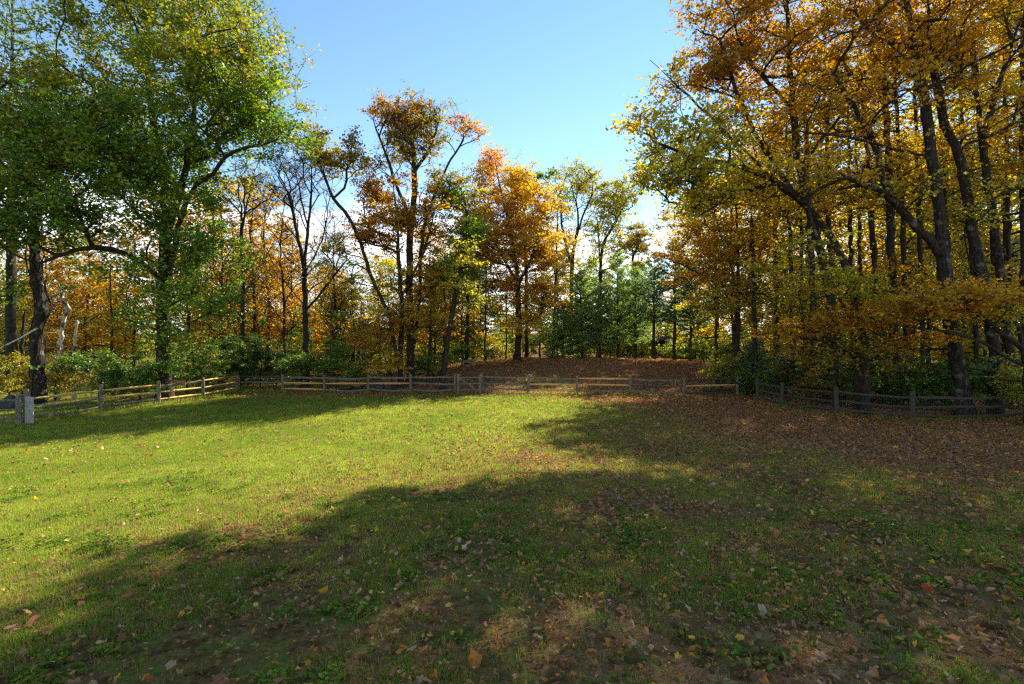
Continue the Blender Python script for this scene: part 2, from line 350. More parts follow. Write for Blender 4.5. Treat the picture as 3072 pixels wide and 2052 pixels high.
def build_tree(name, label, cat, stems, r0, blobs, nt_, lpc, lsize, bark, leafm, seed, group=None, rt=0.012, slope=0.35, clump=(0.75, 0.3),
               step=0.5, twigs=4, twl=0.8, pal=None, flare=1.75, parts=True, droop=0.0, wig=0.05, pathw=0.12, tilt=0.8, ratio=0.75, trough=0.085, gam=1.1):
    dd_ = math.hypot(stems[0][0][0], stems[0][0][1])
    r0 = r0*(0.74 if dd_ > 28 else 0.88)
    """stems: list of world polylines, the first is the trunk; blobs: world ellipsoids"""
    rng = np.random.default_rng(seed)
    base = np.array(stems[0][0], float).copy()
    tg, wh = sample_blobs(blobs, nt_, rng)
    ok = tg[:, 2] > gz(tg[:, 0], tg[:, 1])+0.25; tg, wh = tg[ok], wh[ok]
    T = grow(stems, tg, rng, r0, rt, step=step, slope=slope, droop=droop, wig=wig, pathw=pathw)
    root = empty(name, base); tag(root, label, cat, group)
    br = []
    for si, ch in T.chains:
        P = T.pos[ch]; R = T.rad[ch].copy()
        if si == 0:
            h = P[:, 2]-base[2]; R = R*(1+(flare-1)*np.exp(-np.clip(h, 0, 9)/0.45))
            v, q = tube(P, R, 12, rng, trough); make_mesh('trunk', v, [q], bark, root, True, origin=base)
        elif si < 99:
            R[0] = min(R[0], R[1]*1.05); v, q = tube(P, R, 9, rng, trough); make_mesh('limb', v, [q], bark, root, True, origin=base)
        else:
            R[0] = min(R[0], R[1]*1.1); k = 7 if R[1] > 0.07 else (5 if R[1] > 0.03 else 3); br.append(tube(P, R, k))
    tips = T.pos[T.tips]; nt2 = len(tips); wh = wh[:nt2]
    # twigs
    if twigs:
        td = unit(np.repeat(T.dir[T.tips], twigs, 0)*0.6+rng.standard_normal((nt2*twigs, 3))*np.array([1, 1, 0.45])+np.array([0, 0, 0.15]))
        a = np.repeat(tips, twigs, 0); ln = twl*rng.uniform(0.45, 1.2, len(a))[:, None]; e = a+td*ln
        pr = unit(np.cross(td, np.array([0.2, 0.3, 1.0]))); p2 = np.cross(td, pr); rr = rt*0.75
        tv = np.stack([a+pr*rr, a-pr*rr*0.5+p2*rr*0.87, a-pr*rr*0.5-p2*rr*0.87, e], 1).reshape(-1, 3)
        b4 = np.arange(len(a))[:, None]*4; tf = np.stack([b4+[0, 1, 3], b4+[1, 2, 3], b4+[2, 0, 3]], 1).reshape(-1, 3)
    if dd_ < 36 and r0 > 0.09:
        ch0 = T.chains[0][1]
        for k in range(9):
            i0 = ch0[int(rng.uniform(0.06, 0.75)*len(ch0))]; a_ = rng.uniform(0, 6.28); l_ = rng.uniform(0.15, 1.3); dv = np.array([math.cos(a_), math.sin(a_), rng.uniform(-0.25, 0.45)])
            u = np.linspace(0, 1, 4)[:, None]; q0 = T.pos[i0]+dv*T.rad[i0]*0.6; br.append(tube(q0+dv*l_*u+rng.normal(0, 0.04, (4, 3))*u, np.linspace(0.03, 0.009, 4)*rng.uniform(0.6, 1.3), 5))
    V, Q = join_tubes(br); Fs = [Q]
    if twigs: Fs.append(tf+len(V)); V = np.vstack([V, tv])
    bo = make_mesh('branches', V, Fs, bark, root, True, origin=base); bo['kind'] = 'stuff'
    if lpc > 0:
        cntl = rng.poisson(lpc*rng.gamma(gam, 1/gam, nt2))
        ow = np.repeat(np.arange(nt2), cntl); n = len(ow)
        if twigs:
            tw = ow*twigs+rng.integers(0, twigs, n); u = rng.uniform(0.15, 1.05, n)[:, None]
            p = a[tw]+(e[tw]-a[tw])*u+rng.standard_normal((n, 3))*np.array([clump[0], clump[0], clump[1]])*0.19
        else: p = tips[ow]+rng.standard_normal((n, 3))*np.array([clump[0], clump[0], clump[1]])*0.6
        v, q = leaf_mesh(p, np.full(n, lsize), rng, tilt=tilt, ratio=ratio)
        cc = np.zeros((n, 3)); wl = wh[ow]
        for bi in range(len(blobs)):
            mk = wl == bi
            if mk.any():
                pb = blobs[bi][3] or pal; base_c = pick(pb, nt2, rng); cc[mk] = pick(pb, int(mk.sum()), rng)*0.62+base_c[ow[mk]]*0.38
        co = make_mesh('crown', v, [q], leafm, root, False, col=cc, origin=base); co['kind'] = 'stuff'
    return root
def PB(px, py, d, rx, ry, rd, wgt=1, pal=None):
    """ellipsoid at bearing px, height py, distance d; rx, ry as angular radii, rd depth radius in metres"""
    return (W(px, py, d), (rx/F*d, rd, ry/F*d), wgt, pal)
def ST(*pts, d=None):
    """polyline; the first point stands on the ground"""
    P = [W(px, py, dd) for px, py, dd in pts]; g = G(pts[0][0], pts[0][2]); g[2] -= 0.12; P[0] = g
    return P
def LM(*pts): return [W(*p) for p in pts]

# --- big green tree by the left fence
build_tree('broadleaf_tree', 'huge green broadleaf tree with thick trunk behind the left fence, turning gold high up', 'tree',
    [ST((492, 1165, 26), (490, 1000, 26), (492, 800, 26), (500, 640, 26), (485, 480, 26), (455, 330, 26), (440, 120, 26), (430, -80, 26)),
     LM((505, 830, 26), (560, 600, 25.5), (640, 520, 25), (700, 455, 24.5), (800, 430, 24), (870, 405, 23.6)),
     LM((495, 850, 26), (430, 790, 25), (330, 745, 24), (230, 750, 23), (120, 790, 22)),
     LM((500, 700, 26), (545, 560, 25.5), (570, 420, 25), (590, 250, 25), (620, 100, 25)),
     LM((490, 620, 26), (400, 470, 26.5), (300, 380, 27), (200, 250, 27))],
    0.43, [PB(450, 60, 26, 300, 260, 5.0, 1.0, P_GREENGOLD), PB(690, 200, 25, 195, 215, 4, 1.3, P_GREENGOLD), PB(270, 350, 25, 230, 180, 4.5, 1, P_GREENGOLD), PB(620, 380, 25, 190, 130, 4, 0.8, P_GREEN),
           PB(430, 470, 25, 250, 150, 5, 1.1, P_GREEN), PB(250, 560, 23.5, 240, 150, 4.5, 1.1, P_GREEN), PB(540, 660, 24.5, 130, 150, 3, 0.8, P_GREEN), PB(860, 420, 23.8, 80, 45, 1.6, 1.6, P_GREEN),
           PB(500, 850, 24.5, 140, 150, 2.6, 0.6, P_GREEN), PB(150, 700, 22.5, 150, 90, 3, 1.0, P_GREEN), PB(640, 760, 25, 110, 70, 2.5, 0.6, P_GREEN), PB(500, 1010, 25.2, 90, 90, 1.2, 0.9, P_GREEN), PB(430, 930, 24.8, 90, 60, 1.5, 0.6, P_GREEN), PB(620, 880, 25, 110, 90, 2, 0.7, P_GREEN), PB(760, 330, 24.5, 80, 60, 2, 0.8, P_GREEN)],
    1900, 54, 0.175, BARK, LEAF_G, 11, twl=0.95, clump=(1.0, 0.9), slope=0.3, gam=2.2)
# --- second green tree at the left edge
build_tree('broadleaf_tree', 'green and orange leaved tree crossing the left edge behind the grey dead trunk', 'tree',
    [ST((-60, 1165, 25), (-50, 900, 25), (-20, 600, 25), (0, 300, 25), (20, 40, 25))],
    0.38, [PB(60, 400, 24, 160, 190, 4, 1, P_GREENGOLD), PB(20, 640, 23, 130, 140, 3, 1, P_GREENGOLD), PB(140, 480, 24, 80, 70, 2, 0.8, P_ORANGE), PB(-60, 860, 23, 110, 100, 3, 0.5, P_GREEN), PB(-150, 400, 25, 200, 300, 5, 0.5, P_GREEN)],
    420, 48, 0.165, BARK, LEAF_G, 12, twl=0.9, clump=(0.8, 0.4))
# --- trees left of the middle
build_tree('slim_tree', 'slim straight trunk forking high into bare twigs, right of the huge green tree', 'tree',
    [ST((726, 1140, 34), (728, 950, 34), (727, 760, 34), (722, 620, 34), (705, 480, 34)), LM((726, 690, 34), (742, 610, 34), (760, 520, 34), (785, 470, 34))],
    0.20, [PB(700, 560, 34, 60, 110, 2.5, 1), PB(775, 540, 34, 50, 80, 2.5, 1), PB(720, 800, 34, 80, 120, 2.5, 0.5), PB(690, 960, 33.5, 90, 70, 2, 0.3)],
    230, 3, 0.17, BARK, LEAF, 13, pal=P_YG, slope=0.9, twigs=6, twl=0.9)
build_tree('bare_tree', 'tall nearly leafless dark tree with upswept twigs against the sky', 'tree',
    [ST((918, 1110, 33), (918, 950, 33), (915, 800, 33), (925, 680, 33), (935, 560, 33), (930, 460, 33)),
     LM((916, 830, 33), (895, 720, 33), (870, 600, 33), (820, 480, 33)), LM((916, 820, 33), (965, 720, 33), (985, 620, 33), (1000, 520, 33)), LM((925, 690, 33), (895, 560, 33), (880, 440, 33)),
     LM((918, 930, 33), (985, 850, 33), (1040, 780, 33))],
    0.25, [PB(915, 520, 33, 105, 110, 3, 1.2), PB(850, 600, 33, 70, 130, 2.5, 1), PB(1000, 720, 33, 75, 110, 2.5, 0.8), PB(900, 800, 33, 110, 90, 2.5, 0.5)],
    520, 0.8, 0.15, BARK, LEAF, 14, pal=P_RUST, slope=1.0, twigs=7, twl=1.0)
build_tree('leaning_tree', 'long tree leaning far to the left with sparse olive crown on its curved tip', 'tree',
    [ST((1212, 1135, 31), (1185, 1040, 31), (1160, 930, 31), (1118, 840, 31), (1080, 730, 31), (1045, 650, 31), (1000, 595, 31), (970, 520, 31)),
     LM((1000, 595, 31), (1035, 565, 31), (1040, 510, 31), (1055, 440, 31)), LM((975, 530, 31), (955, 490, 31), (960, 440, 31))],
    0.16, [PB(1000, 480, 31, 60, 50, 1.6, 1), PB(1060, 440, 31, 38, 70, 1.4, 1.0), PB(960, 450, 31, 45, 60, 1.5, 1), PB(1090, 530, 31, 22, 34, 1, 0.5), PB(1020, 800, 31.5, 70, 90, 2, 0.5), PB(930, 420, 31, 50, 50, 1.5, 0.5)],
    220, 26, 0.16, BARK, LEAF, 15, pal=P_BROWNG, slope=0.3, twl=0.7)
build_tree('tall_oak', 'tallest middle tree with ragged olive and orange top over several dark stems', 'tree',
    [ST((1232, 1135, 33), (1232, 1000, 33), (1228, 850, 33), (1232, 700, 33), (1245, 560, 33), (1238, 440, 33), (1215, 330, 33)),
     LM((1238, 1050, 33), (1258, 900, 33), (1262, 760, 33), (1285, 640, 33), (1330, 520, 33), (1390, 420, 33)),
     LM((1235, 660, 33), (1190, 560, 33), (1150, 440, 33), (1120, 360, 33)), LM((1243, 520, 33), (1290, 440, 33), (1320, 350, 33))],
    0.34, [PB(1200, 350, 33, 80, 52, 2, 0.9, P_RUST), PB(1260, 350, 33, 90, 50, 2, 0.8, P_BROWNG), PB(1400, 400, 33, 50, 35, 1.4, 0.55, P_REDTOP), PB(1340, 380, 33, 70, 70, 2, 0.22, P_BROWNG), PB(1225, 430, 33, 90, 70, 2.2, 0.75, P_BROWNG), PB(1340, 560, 33, 60, 60, 2, 0.6, P_BROWNG),
           PB(1145, 480, 33, 40, 90, 1.5, 0.12, P_BROWNG)],
    560, 22, 0.165, BARK, LEAF, 16, slope=0.7, twigs=5, twl=0.85)
build_tree('orange_tree', 'orange tree filling the lower half of the tallest middle tree', 'tree',
    [ST((1200, 1140, 32), (1205, 950, 32), (1195, 760, 32), (1185, 600, 32), (1180, 520, 32)), LM((1200, 900, 32), (1270, 760, 32), (1300, 650, 32))],
    0.22, [PB(1150, 580, 32, 80, 70, 2, 1, P_RUST), PB(1180, 670, 32, 120, 60, 2.5, 1.1, P_ORANGE), PB(1120, 720, 32, 90, 50, 2, 0.9, P_RUST), PB(1290, 640, 32, 80, 100, 2, 0.7, P_ORANGE), PB(1200, 860, 32, 150, 70, 2.5, 0.45, P_ORYEL), PB(1250, 960, 31.5, 120, 60, 2.4, 0.4, P_ORYEL)],
    480, 40, 0.155, BARK, LEAF, 17, slope=0.1, twl=0.9, clump=(0.9, 0.25))
build_tree('vine_covered_tree', 'slanting slim tree clothed in bright green leaves beside the orange maple', 'tree',
    [ST((1326, 1120, 34), (1345, 1000, 34), (1372, 880, 34), (1392, 760, 34), (1400, 640, 34), (1380, 560, 34))],
    0.2, [PB(1415, 690, 34, 42, 42, 1.6, 1.4, P_BRT), PB(1370, 800, 34, 60, 90, 2, 0.9, P_GREEN), PB(1360, 590, 34, 55, 60, 1.6, 0.7, P_GREEN), PB(1420, 620, 34, 40, 60, 1.6, 0.5, P_YG)],
    260, 40, 0.16, BARK, LEAF_G, 18, slope=0.2)
build_tree('orange_maple', 'broad glowing orange maple with a pinkish red tip on the leafy rise', 'tree',
    [ST((1553, 1085, 41), (1556, 960, 41), (1552, 820, 41), (1530, 680, 41), (1500, 560, 41), (1485, 480, 41)), LM((1553, 860, 41), (1600, 760, 41), (1620, 640, 41)), LM((1553, 850, 41), (1490, 740, 41), (1440, 650, 41))],
    0.34, [PB(1485, 505, 41, 50, 48, 2.5, 1.1, P_REDTOP), PB(1470, 590, 41, 85, 70, 3.4, 1.1, P_GLOW), PB(1555, 570, 41, 75, 70, 3.4, 1.0, P_GLOW), PB(1635, 790, 41, 70, 60, 3, 0.9, P_GLOW), PB(1425, 680, 41, 55, 70, 3, 0.8, P_GLOW), PB(1470, 860, 41, 80, 50, 3, 0.7, P_GLOW), PB(1520, 780, 40, 110, 70, 3, 0.8, P_GLOW), PB(1500, 680, 41, 125, 75, 4, 1.2, P_GLOW), PB(1590, 640, 41, 85, 70, 3.5, 1, P_GLOW), PB(1580, 745, 41, 130, 70, 4, 1.2, P_GLOW), PB(1450, 770, 41, 80, 60, 3, 0.8, P_GLOW), PB(1650, 620, 41.5, 45, 60, 2, 0.4, P_GLOW),
           PB(1580, 880, 41, 110, 45, 4, 1.2, P_GLOW), PB(1560, 960, 41, 120, 50, 3.4, 0.8, P_YEL), PB(1640, 900, 41, 70, 40, 3, 0.7, P_GLOW)],
    1250, 38, 0.19, BARK, LEAF, 19, slope=0.25, twl=1.0, clump=(1.0, 0.25))
build_tree('small_maple', 'small rust orange maple low behind the fence at the foot of the tallest tree', 'tree',
    [ST((1185, 1145, 30.5), (1150, 1060, 30.5), (1120, 980, 30.5))],
    0.09, [PB(1120, 1030, 30.5, 70, 55, 1.6, 1, P_ORANGE), PB(1185, 960, 30.5, 70, 45, 1.6, 0.8, P_RUST), PB(1140, 1085, 30, 70, 35, 1.4, 0.8, P_ORYEL)],
    150, 44, 0.13, BARK, LEAF, 20, rt=0.008, slope=0.1, clump=(0.6, 0.2))
# more slim stems round the middle
for i, (px, d, r, top, lean, pal, lab) in enumerate([
        (1328, 30.8, 0.18, 760, 60, P_YG, 'dark stem leaning right at the left foot of the leafy rise'),
        (1284, 33.5, 0.10, 800, 14, P_ORYEL, 'thin upright stem with gold leaves just right of the tallest middle tree'),
        (1400, 39, 0.16, 700, 10, P_ORYEL, 'straight dark stem with golden sprays at the left shoulder of the rise'),
        (1455, 41, 0.09, 780, 4, P_YG, 'pole thin tree left of the orange maple trunk'),
        (1517, 43, 0.08, 760, 6, P_ORYEL, 'pole thin tree directly left of the orange maple trunk'),
        (1660, 46, 0.16, 590, 14, P_YG, 'slim yellow leaved tree behind the right side of the orange maple')]):
    build_tree('slim_tree', lab, 'tree', [ST((px, 1100, d), (px+lean*0.3, (1100+top)/2+80, d), (px+lean, top, d))], r,
        [PB(px+lean, top+20, d, 45, 70, 2, 1), PB(px+lean*0.6+random.Random(i).randint(-30, 30), (top+1000)/2, d, 60, 70, 2, 0.8)], 90, 30, 0.17, BARK, LEAF, 40+i, pal=pal, slope=0.2)
# --- sparse trees on the skyline behind the pines
build_tree('sparse_tree', 'airy yellow green tree with open forked crown behind the young pines', 'tree',
    [ST((1712, 1080, 52), (1714, 860, 52), (1722, 740, 52), (1735, 650, 52), (1715, 560, 52)), LM((1716, 800, 52), (1690, 700, 52), (1680, 580, 52)), LM((1725, 720, 52), (1760, 620, 52), (1790, 560, 52))],
    0.3, [PB(1720, 535, 52, 85, 45, 3, 1, P_YG), PB(1690, 620, 52, 50, 50, 3, 0.5, P_YG), PB(1775, 590, 52, 55, 60, 3, 0.8, P_YG), PB(1700, 720, 52, 60, 80, 3, 0.5, P_YEL)],
    300, 24, 0.20, BARK, LEAF, 21, slope=0.6, twl=1.2)
build_tree('sparse_tree', 'olive yellow tree with a slanting limb above the tops of the young pines', 'tree',
    [ST((1800, 1080, 54), (1800, 860, 54), (1808, 740, 54), (1850, 660, 54), (1880, 600, 54)), LM((1800, 820, 54), (1795, 700, 54), (1790, 630, 54))],
    0.28, [PB(1850, 610, 54, 75, 55, 3.5, 1, P_YG), PB(1800, 680, 54, 60, 60, 3.5, 0.9, P_YG), PB(1880, 570, 54, 55, 35, 2.5, 0.7, P_YG), PB(1830, 760, 54, 90, 60, 3, 0.6, P_YG)],
    360, 30, 0.21, BARK, LEAF, 22, slope=0.5, twl=1.2)
build_tree('sparse_tree', 'dull olive tree with a rounded top at the right end of the young pine row', 'tree',
    [ST((1905, 1080, 55), (1900, 860, 55), (1895, 690, 55))], 0.26, [PB(1895, 730, 55, 60, 65, 3.5, 1, P_BROWNG), PB(1910, 840, 55, 70, 60, 3.5, 0.7, P_YG)],
    260, 32, 0.21, BARK, LEAF, 23, slope=0.5)
build_tree('green_tree', 'dark green pointed crown poking up right of the orange maple tip', 'tree',
    [ST((1580, 1080, 50), (1578, 800, 50), (1568, 520, 50))], 0.25, [PB(1570, 570, 50, 45, 60, 2.4, 1, P_GREEN), PB(1630, 540, 50, 30, 28, 1.5, 0.6, P_GREEN), PB(1600, 700, 50, 60, 80, 2.5, 0.6, P_GREENGOLD)],
    220, 32, 0.2, BARK, LEAF_G, 24, slope=0.5)

# --- pines
def pine(name, label, px, d, top, r0, seed, low=0.25, spread=2.4, dens=1.0, pal=None, group=None, tilt=0.12, cat='pine tree', hang=0.0):
    rng = np.random.default_rng(seed); b = G(px, d); b[2] -= 0.1; tz = W(px, top, d)[2]; H = tz-b[2]
    root = empty(name, b); tag(root, label, cat, group)
    zz = np.linspace(0, H, 24); P = np.stack([np.cumsum(rng.normal(0, 0.02, 24)), np.cumsum(rng.normal(0, 0.02, 24)), zz], -1); R = r0*(1-zz/H)**0.8+0.012
    v, q = tube(P, R, 9, rng, 0.05); make_mesh('trunk', v, [q], BARK, root, True)
    br, tp, td = [], [], []
    z = H*low
    while z < H*0.985:
        f = (z/H-low)/(1-low); Lm = spread*(0.55+0.45*math.sin(min(1, f*2.2+0.25)*math.pi/2))*(1-f)**0.75*1.0+0.25
        for k in range(rng.integers(4, 7)):
            a = rng.uniform(0, 2*math.pi); L = Lm*rng.uniform(0.6, 1.15); up = tilt+0.5*f+rng.normal(0, 0.08)
            dirv = unit(np.array([math.cos(a), math.sin(a), up])); p0 = np.array([np.interp(z, zz, P[:, 0]), np.interp(z, zz, P[:, 1]), z])
            m = max(3, int(L/0.5)+2); u = np.linspace(0, 1, m)[:, None]; pts = p0+dirv*L*u+np.array([0, 0, 1])*(0.15*u**2-hang*u)*L
            br.append(tube(pts, np.linspace(0.02+0.012*L, 0.006, m), 4))
            nn = max(4, int(L*10*dens)); uu = rng.uniform(0.25, 1.02, nn)[:, None]
            q_ = p0+dirv*L*uu+np.array([0, 0, 1])*(0.15*uu**2-hang*uu)*L; side = np.array([-dirv[1], dirv[0], 0])
            q_ = q_+side*rng.normal(0, 0.22*L*0.5+0.08, (nn, 1))*(1.1-uu*0.6)+rng.normal(0, 0.05, (nn, 3)); tp.append(q_); td.append(np.repeat(dirv[None], nn, 0))
        z += rng.uniform(0.32, 0.6)*(H/12+0.4)*0.62
    V, Q = join_tubes(br); bo = make_mesh('branches', V, [Q], BARK, root, True); bo['kind'] = 'stuff'
    tp = np.vstack(tp); td = np.vstack(td); n = len(tp); K = 9
    c = np.repeat(tp, K, 0); dd = unit(np.repeat(td, K, 0)*0.5+rng.standard_normal((n*K, 3))*np.array([1, 1, 0.8])+np.array([0, 0, 0.25]))
    ln = rng.uniform(0.14, 0.30, (n*K, 1)); sd = unit(np.cross(dd, rng.standard_normal((n*K, 3))))*0.020
    V = np.stack([c-sd, c+sd, c+dd*ln], 1).reshape(-1, 3); T3 = np.arange(n*K*3).reshape(-1, 3)
    cc = np.repeat(pick(pal, n, rng), K, 0)*rng.uniform(0.8, 1.2, (n*K, 1))
    co = make_mesh('needles', V, [T3], NEEDLE, root, False, col=cc); co['kind'] = 'stuff'
    return root
P_PINE = [((0.22, 0.31, 0.075), 5), ((0.30, 0.38, 0.10), 4), ((0.14, 0.21, 0.06), 2)]
P_PINEB = [((0.13, 0.20, 0.09), 5), ((0.18, 0.26, 0.11), 3)]
PG = 'row of young pines on the leafy rise'
pine('pine_tree', 'bushy low young pine at the left end of the pine row', 1690, 45, 900, 0.11, 61, 0.05, 3.2, 1.4, P_PINE, PG)
pine('pine_tree', 'dense blue green young pine with its tip below the airy yellow tree', 1748, 44, 812, 0.13, 62, 0.12, 2.9, 1.4, P_PINE, PG)
pine('pine_tree', 'young pine between the two tallest pointed pines of the row', 1798, 44.5, 850, 0.10, 63, 0.14, 2.5, 1.3, P_PINE, PG)
pine('pine_tree', 'tallest pointed young pine in the middle of the row', 1855, 44, 758, 0.14, 64, 0.15, 3.1, 1.4, P_PINE, PG)
pine('pine_tree', 'young pine with dark thin crown next to the tallest pointed one on its right', 1908, 44, 800, 0.12, 65, 0.18, 2.4, 1.2, P_PINE, PG)
pine('pine_tree', 'high pruned pine with a clean dark pole and tufted dark top', 1963, 43, 760, 0.14, 66, 0.36, 2.6, 1.3, P_PINEB, PG)
pine('pine_tree', 'high pruned pine standing in front of the brown shed', 2023, 43.5, 720, 0.15, 67, 0.33, 2.8, 1.3, P_PINEB, PG)
pine('pine_tree', 'high pruned pine just right of the brown shed', 2068, 43, 780, 0.14, 68, 0.32, 2.6, 1.2, P_PINEB, PG)
pine('tall_pine', 'tall bluish pine at the top left corner behind the huge green tree', 30, 30, -60, 0.3, 69, 0.45, 4.4, 1.1, P_PINEB, None, hang=0.05)
pine('tall_pine', 'far tall pine with flat grey green boughs at the right edge', 3020, 34, 120, 0.3, 70, 0.25, 4.6, 0.8, P_PINEB, None, hang=0.12)
pine('pine_sapling', 'low dark bluish pine sapling at the right corner of the back fence', 2260, 29.6, 1030, 0.05, 71, 0.03, 1.5, 1.1, P_PINEB, None, cat='sapling')
pine('pine_sapling', 'small bluish pine sapling just behind the side fence near the corner', 2360, 27.5, 1075, 0.04, 72, 0.03, 1.1, 1.1, P_PINEB, None, cat='sapling')

# --- right hand wood
build_tree('leaning_birch', 'tree reaching out left over the lawn with airy yellow green leaves on long limbs', 'tree',
    [ST((2600, 1240, 21), (2590, 1000, 21), (2540, 800, 21), (2440, 640, 21), (2330, 545, 20.5), (2220, 440, 20), (2130, 360, 20)),
     LM((2330, 545, 20.5), (2220, 500, 20), (2080, 470, 19.6), (1960, 425, 19.2)), LM((2220, 440, 20), (2100, 320, 20), (2010, 240, 20), (1950, 180, 20))],
    0.17, [PB(1990, 480, 19.6, 105, 85, 2.4, 1.3, P_YG), PB(1960, 350, 19.8, 65, 70, 2, 0.42, P_YEL), PB(2090, 560, 20.3, 100, 90, 2.4, 1.1, P_YG), PB(2120, 430, 20, 110, 80, 2.4, 1, P_YG), PB(2010, 250, 20, 55, 55, 1.6, 0.35, P_YEL), PB(2250, 560, 20.5, 120, 80, 2.4, 0.8, P_YEL)],
    430, 22, 0.16, BARK_BROWN, LEAF, 25, slope=0.0, twl=0.8, clump=(0.7, 0.5), droop=0.15, tilt=1.2)
build_tree('tall_maple', 'towering rust orange maple whose left edge overhangs the lawn', 'tree',
    [ST((2500, 1200, 24), (2498, 1000, 24), (2470, 800, 24), (2425, 620, 24), (2390, 430, 24), (2370, 200, 24), (2360, -50, 24), (2350, -250, 24)),
     LM((2430, 640, 24), (2300, 460, 23.5), (2220, 300, 23), (2160, 120, 23)), LM((2400, 500, 24), (2520, 350, 24), (2600, 200, 24), (2640, 0, 24)), LM((2380, 330, 24), (2250, 180, 23.5), (2180, 20, 23.5))],
    0.25, [PB(2200, 60, 23.5, 130, 130, 3.2, 1.2, P_RUST), PB(2150, 230, 23.5, 130, 100, 3, 1.1, P_RUST), PB(2330, 180, 24, 170, 150, 4, 1, P_ORANGE), PB(2300, -80, 24, 200, 140, 4.5, 0.45, P_RUST), PB(2450, 60, 24, 170, 170, 4.5, 0.9, P_ORANGE), PB(2250, 400, 24, 150, 90, 3.4, 0.8, P_ORANGE), PB(2420, 420, 24.5, 150, 110, 3.4, 0.6, P_ORYEL)],
    950, 25, 0.16, BARK, LEAF, 26, slope=0.2, twl=0.9, clump=(0.8, 0.3))
build_tree('orange_tree', 'orange yellow tree over the right end of the leafy rise', 'tree',
    [ST((2214, 1150, 31), (2214, 900, 31), (2212, 700, 31), (2208, 520, 31), (2200, 400, 31))],
    0.2, [PB(2110, 640, 31, 110, 70, 3, 1, P_ORYEL), PB(2220, 560, 31, 120, 90, 3.2, 1, P_ORYEL), PB(2080, 780, 31, 120, 90, 3, 0.9, P_ORANGE), PB(2220, 780, 31, 140, 110, 3.4, 0.9, P_ORYEL), PB(2130, 910, 31, 120, 60, 3, 0.6, P_YG), PB(2280, 900, 30, 120, 70, 3, 0.6, P_YG)],
    480, 36, 0.165, BARK_BROWN, LEAF, 27, slope=0.1, clump=(0.9, 0.3))
build_tree('large_maple', 'thickest dark trunk in the right wood, leaning left, orange leaves above', 'tree',
    [ST((2898, 1250, 20.5), (2875, 1100, 20.5), (2845, 900, 20.5), (2822, 700, 20.5), (2805, 520, 20.5), (2785, 380, 20.5), (2745, 150, 20.5), (2715, -50, 20.5), (2700, -300, 20.5)),
     LM((2835, 790, 20.5), (2760, 690, 20.5), (2690, 610, 20.5), (2650, 540, 20.5), (2620, 420, 20.5), (2560, 320, 20.5), (2500, 220, 20.5)),
     LM((2790, 470, 20.5), (2660, 440, 20.3), (2540, 410, 20), (2420, 400, 20))],
    0.33, [PB(2600, 100, 20.5, 170, 170, 3.5, 0.9, P_ORANGE), PB(2750, -20, 20.5, 250, 150, 4, 0.6, P_RUST), PB(2560, 330, 20.3, 180, 110, 3, 0.7, P_ORANGE), PB(2850, 180, 20.5, 160, 140, 3.2, 0.8, P_ORANGE), PB(2480, 560, 19.8, 170, 90, 3, 0.6, P_ORYEL), PB(2680, 560, 20, 130, 90, 2.6, 0.4, P_YG), PB(2420, 760, 19, 150, 70, 2.4, 0.55, P_YG)],
    760, 20, 0.145, BARK_L, LEAF, 28, slope=0.05, clump=(0.8, 0.25), trough=0.07)
build_tree('large_maple', 'double trunk tree between the thickest trunk and the grey mottled trunk', 'tree',
    [ST((2990, 1240, 21.5), (2975, 1000, 21.5), (2950, 860, 21.5), (2905, 640, 21.5), (2885, 500, 21.5), (2840, 370, 21.5), (2800, 200, 21.5), (2780, -60, 21.5)),
     LM((2960, 900, 21.5), (2900, 760, 21.8), (2890, 640, 21.9))],
    0.28, [PB(2830, 60, 21.5, 130, 150, 3, 0.8, P_ORANGE), PB(2960, 350, 21.5, 130, 110, 3, 0.6, P_ORYEL), PB(2940, 620, 21, 120, 80, 2.4, 0.4, P_YG)],
    240, 32, 0.145, BARK_L, LEAF, 29, slope=0.1, clump=(0.8, 0.25))
build_tree('grey_trunk_tree', 'pale grey mottled trunk curving up near the right edge', 'tree',
    [ST((3050, 1230, 23), (3020, 1000, 23), (3000, 800, 23), (2972, 600, 23), (2940, 380, 23), (2925, 200, 23), (2912, 0, 23), (2900, -200, 23)), LM((2948, 400, 23), (3000, 250, 23), (3060, 60, 23))],
    0.24, [PB(2980, 30, 23, 130, 130, 3, 0.9, P_YG), PB(3080, 240, 23, 110, 110, 3, 0.7, P_YEL), PB(3060, 500, 23, 90, 70, 2.6, 0.5, P_ORYEL)],
    230, 30, 0.15, BARK_L, LEAF, 30, slope=0.2, clump=(0.8, 0.25))
build_tree('low_maple', 'low orange maple boughs hanging level above the right fence', 'tree',
    [ST((3090, 1290, 18.5), (3080, 1100, 18.5), (3040, 950, 18.5), (2960, 890, 18.3)), LM((3070, 1050, 18.5), (2900, 920, 18), (2760, 900, 17.8)), LM((3075, 1100, 18.5), (2900, 1010, 18.2), (2700, 980, 18))],
    0.14, [PB(2920, 900, 18.2, 190, 30, 1.8, 1.1, P_ORANGE), PB(2700, 940, 18.4, 160, 36, 1.8, 1.0, P_ORANGE), PB(2980, 960, 18.2, 120, 40, 1.5, 0.5, P_YG)],
    190, 34, 0.135, BARK, LEAF, 31, slope=-0.15, clump=(0.8, 0.16), twl=0.8, rt=0.008, tilt=0.45)
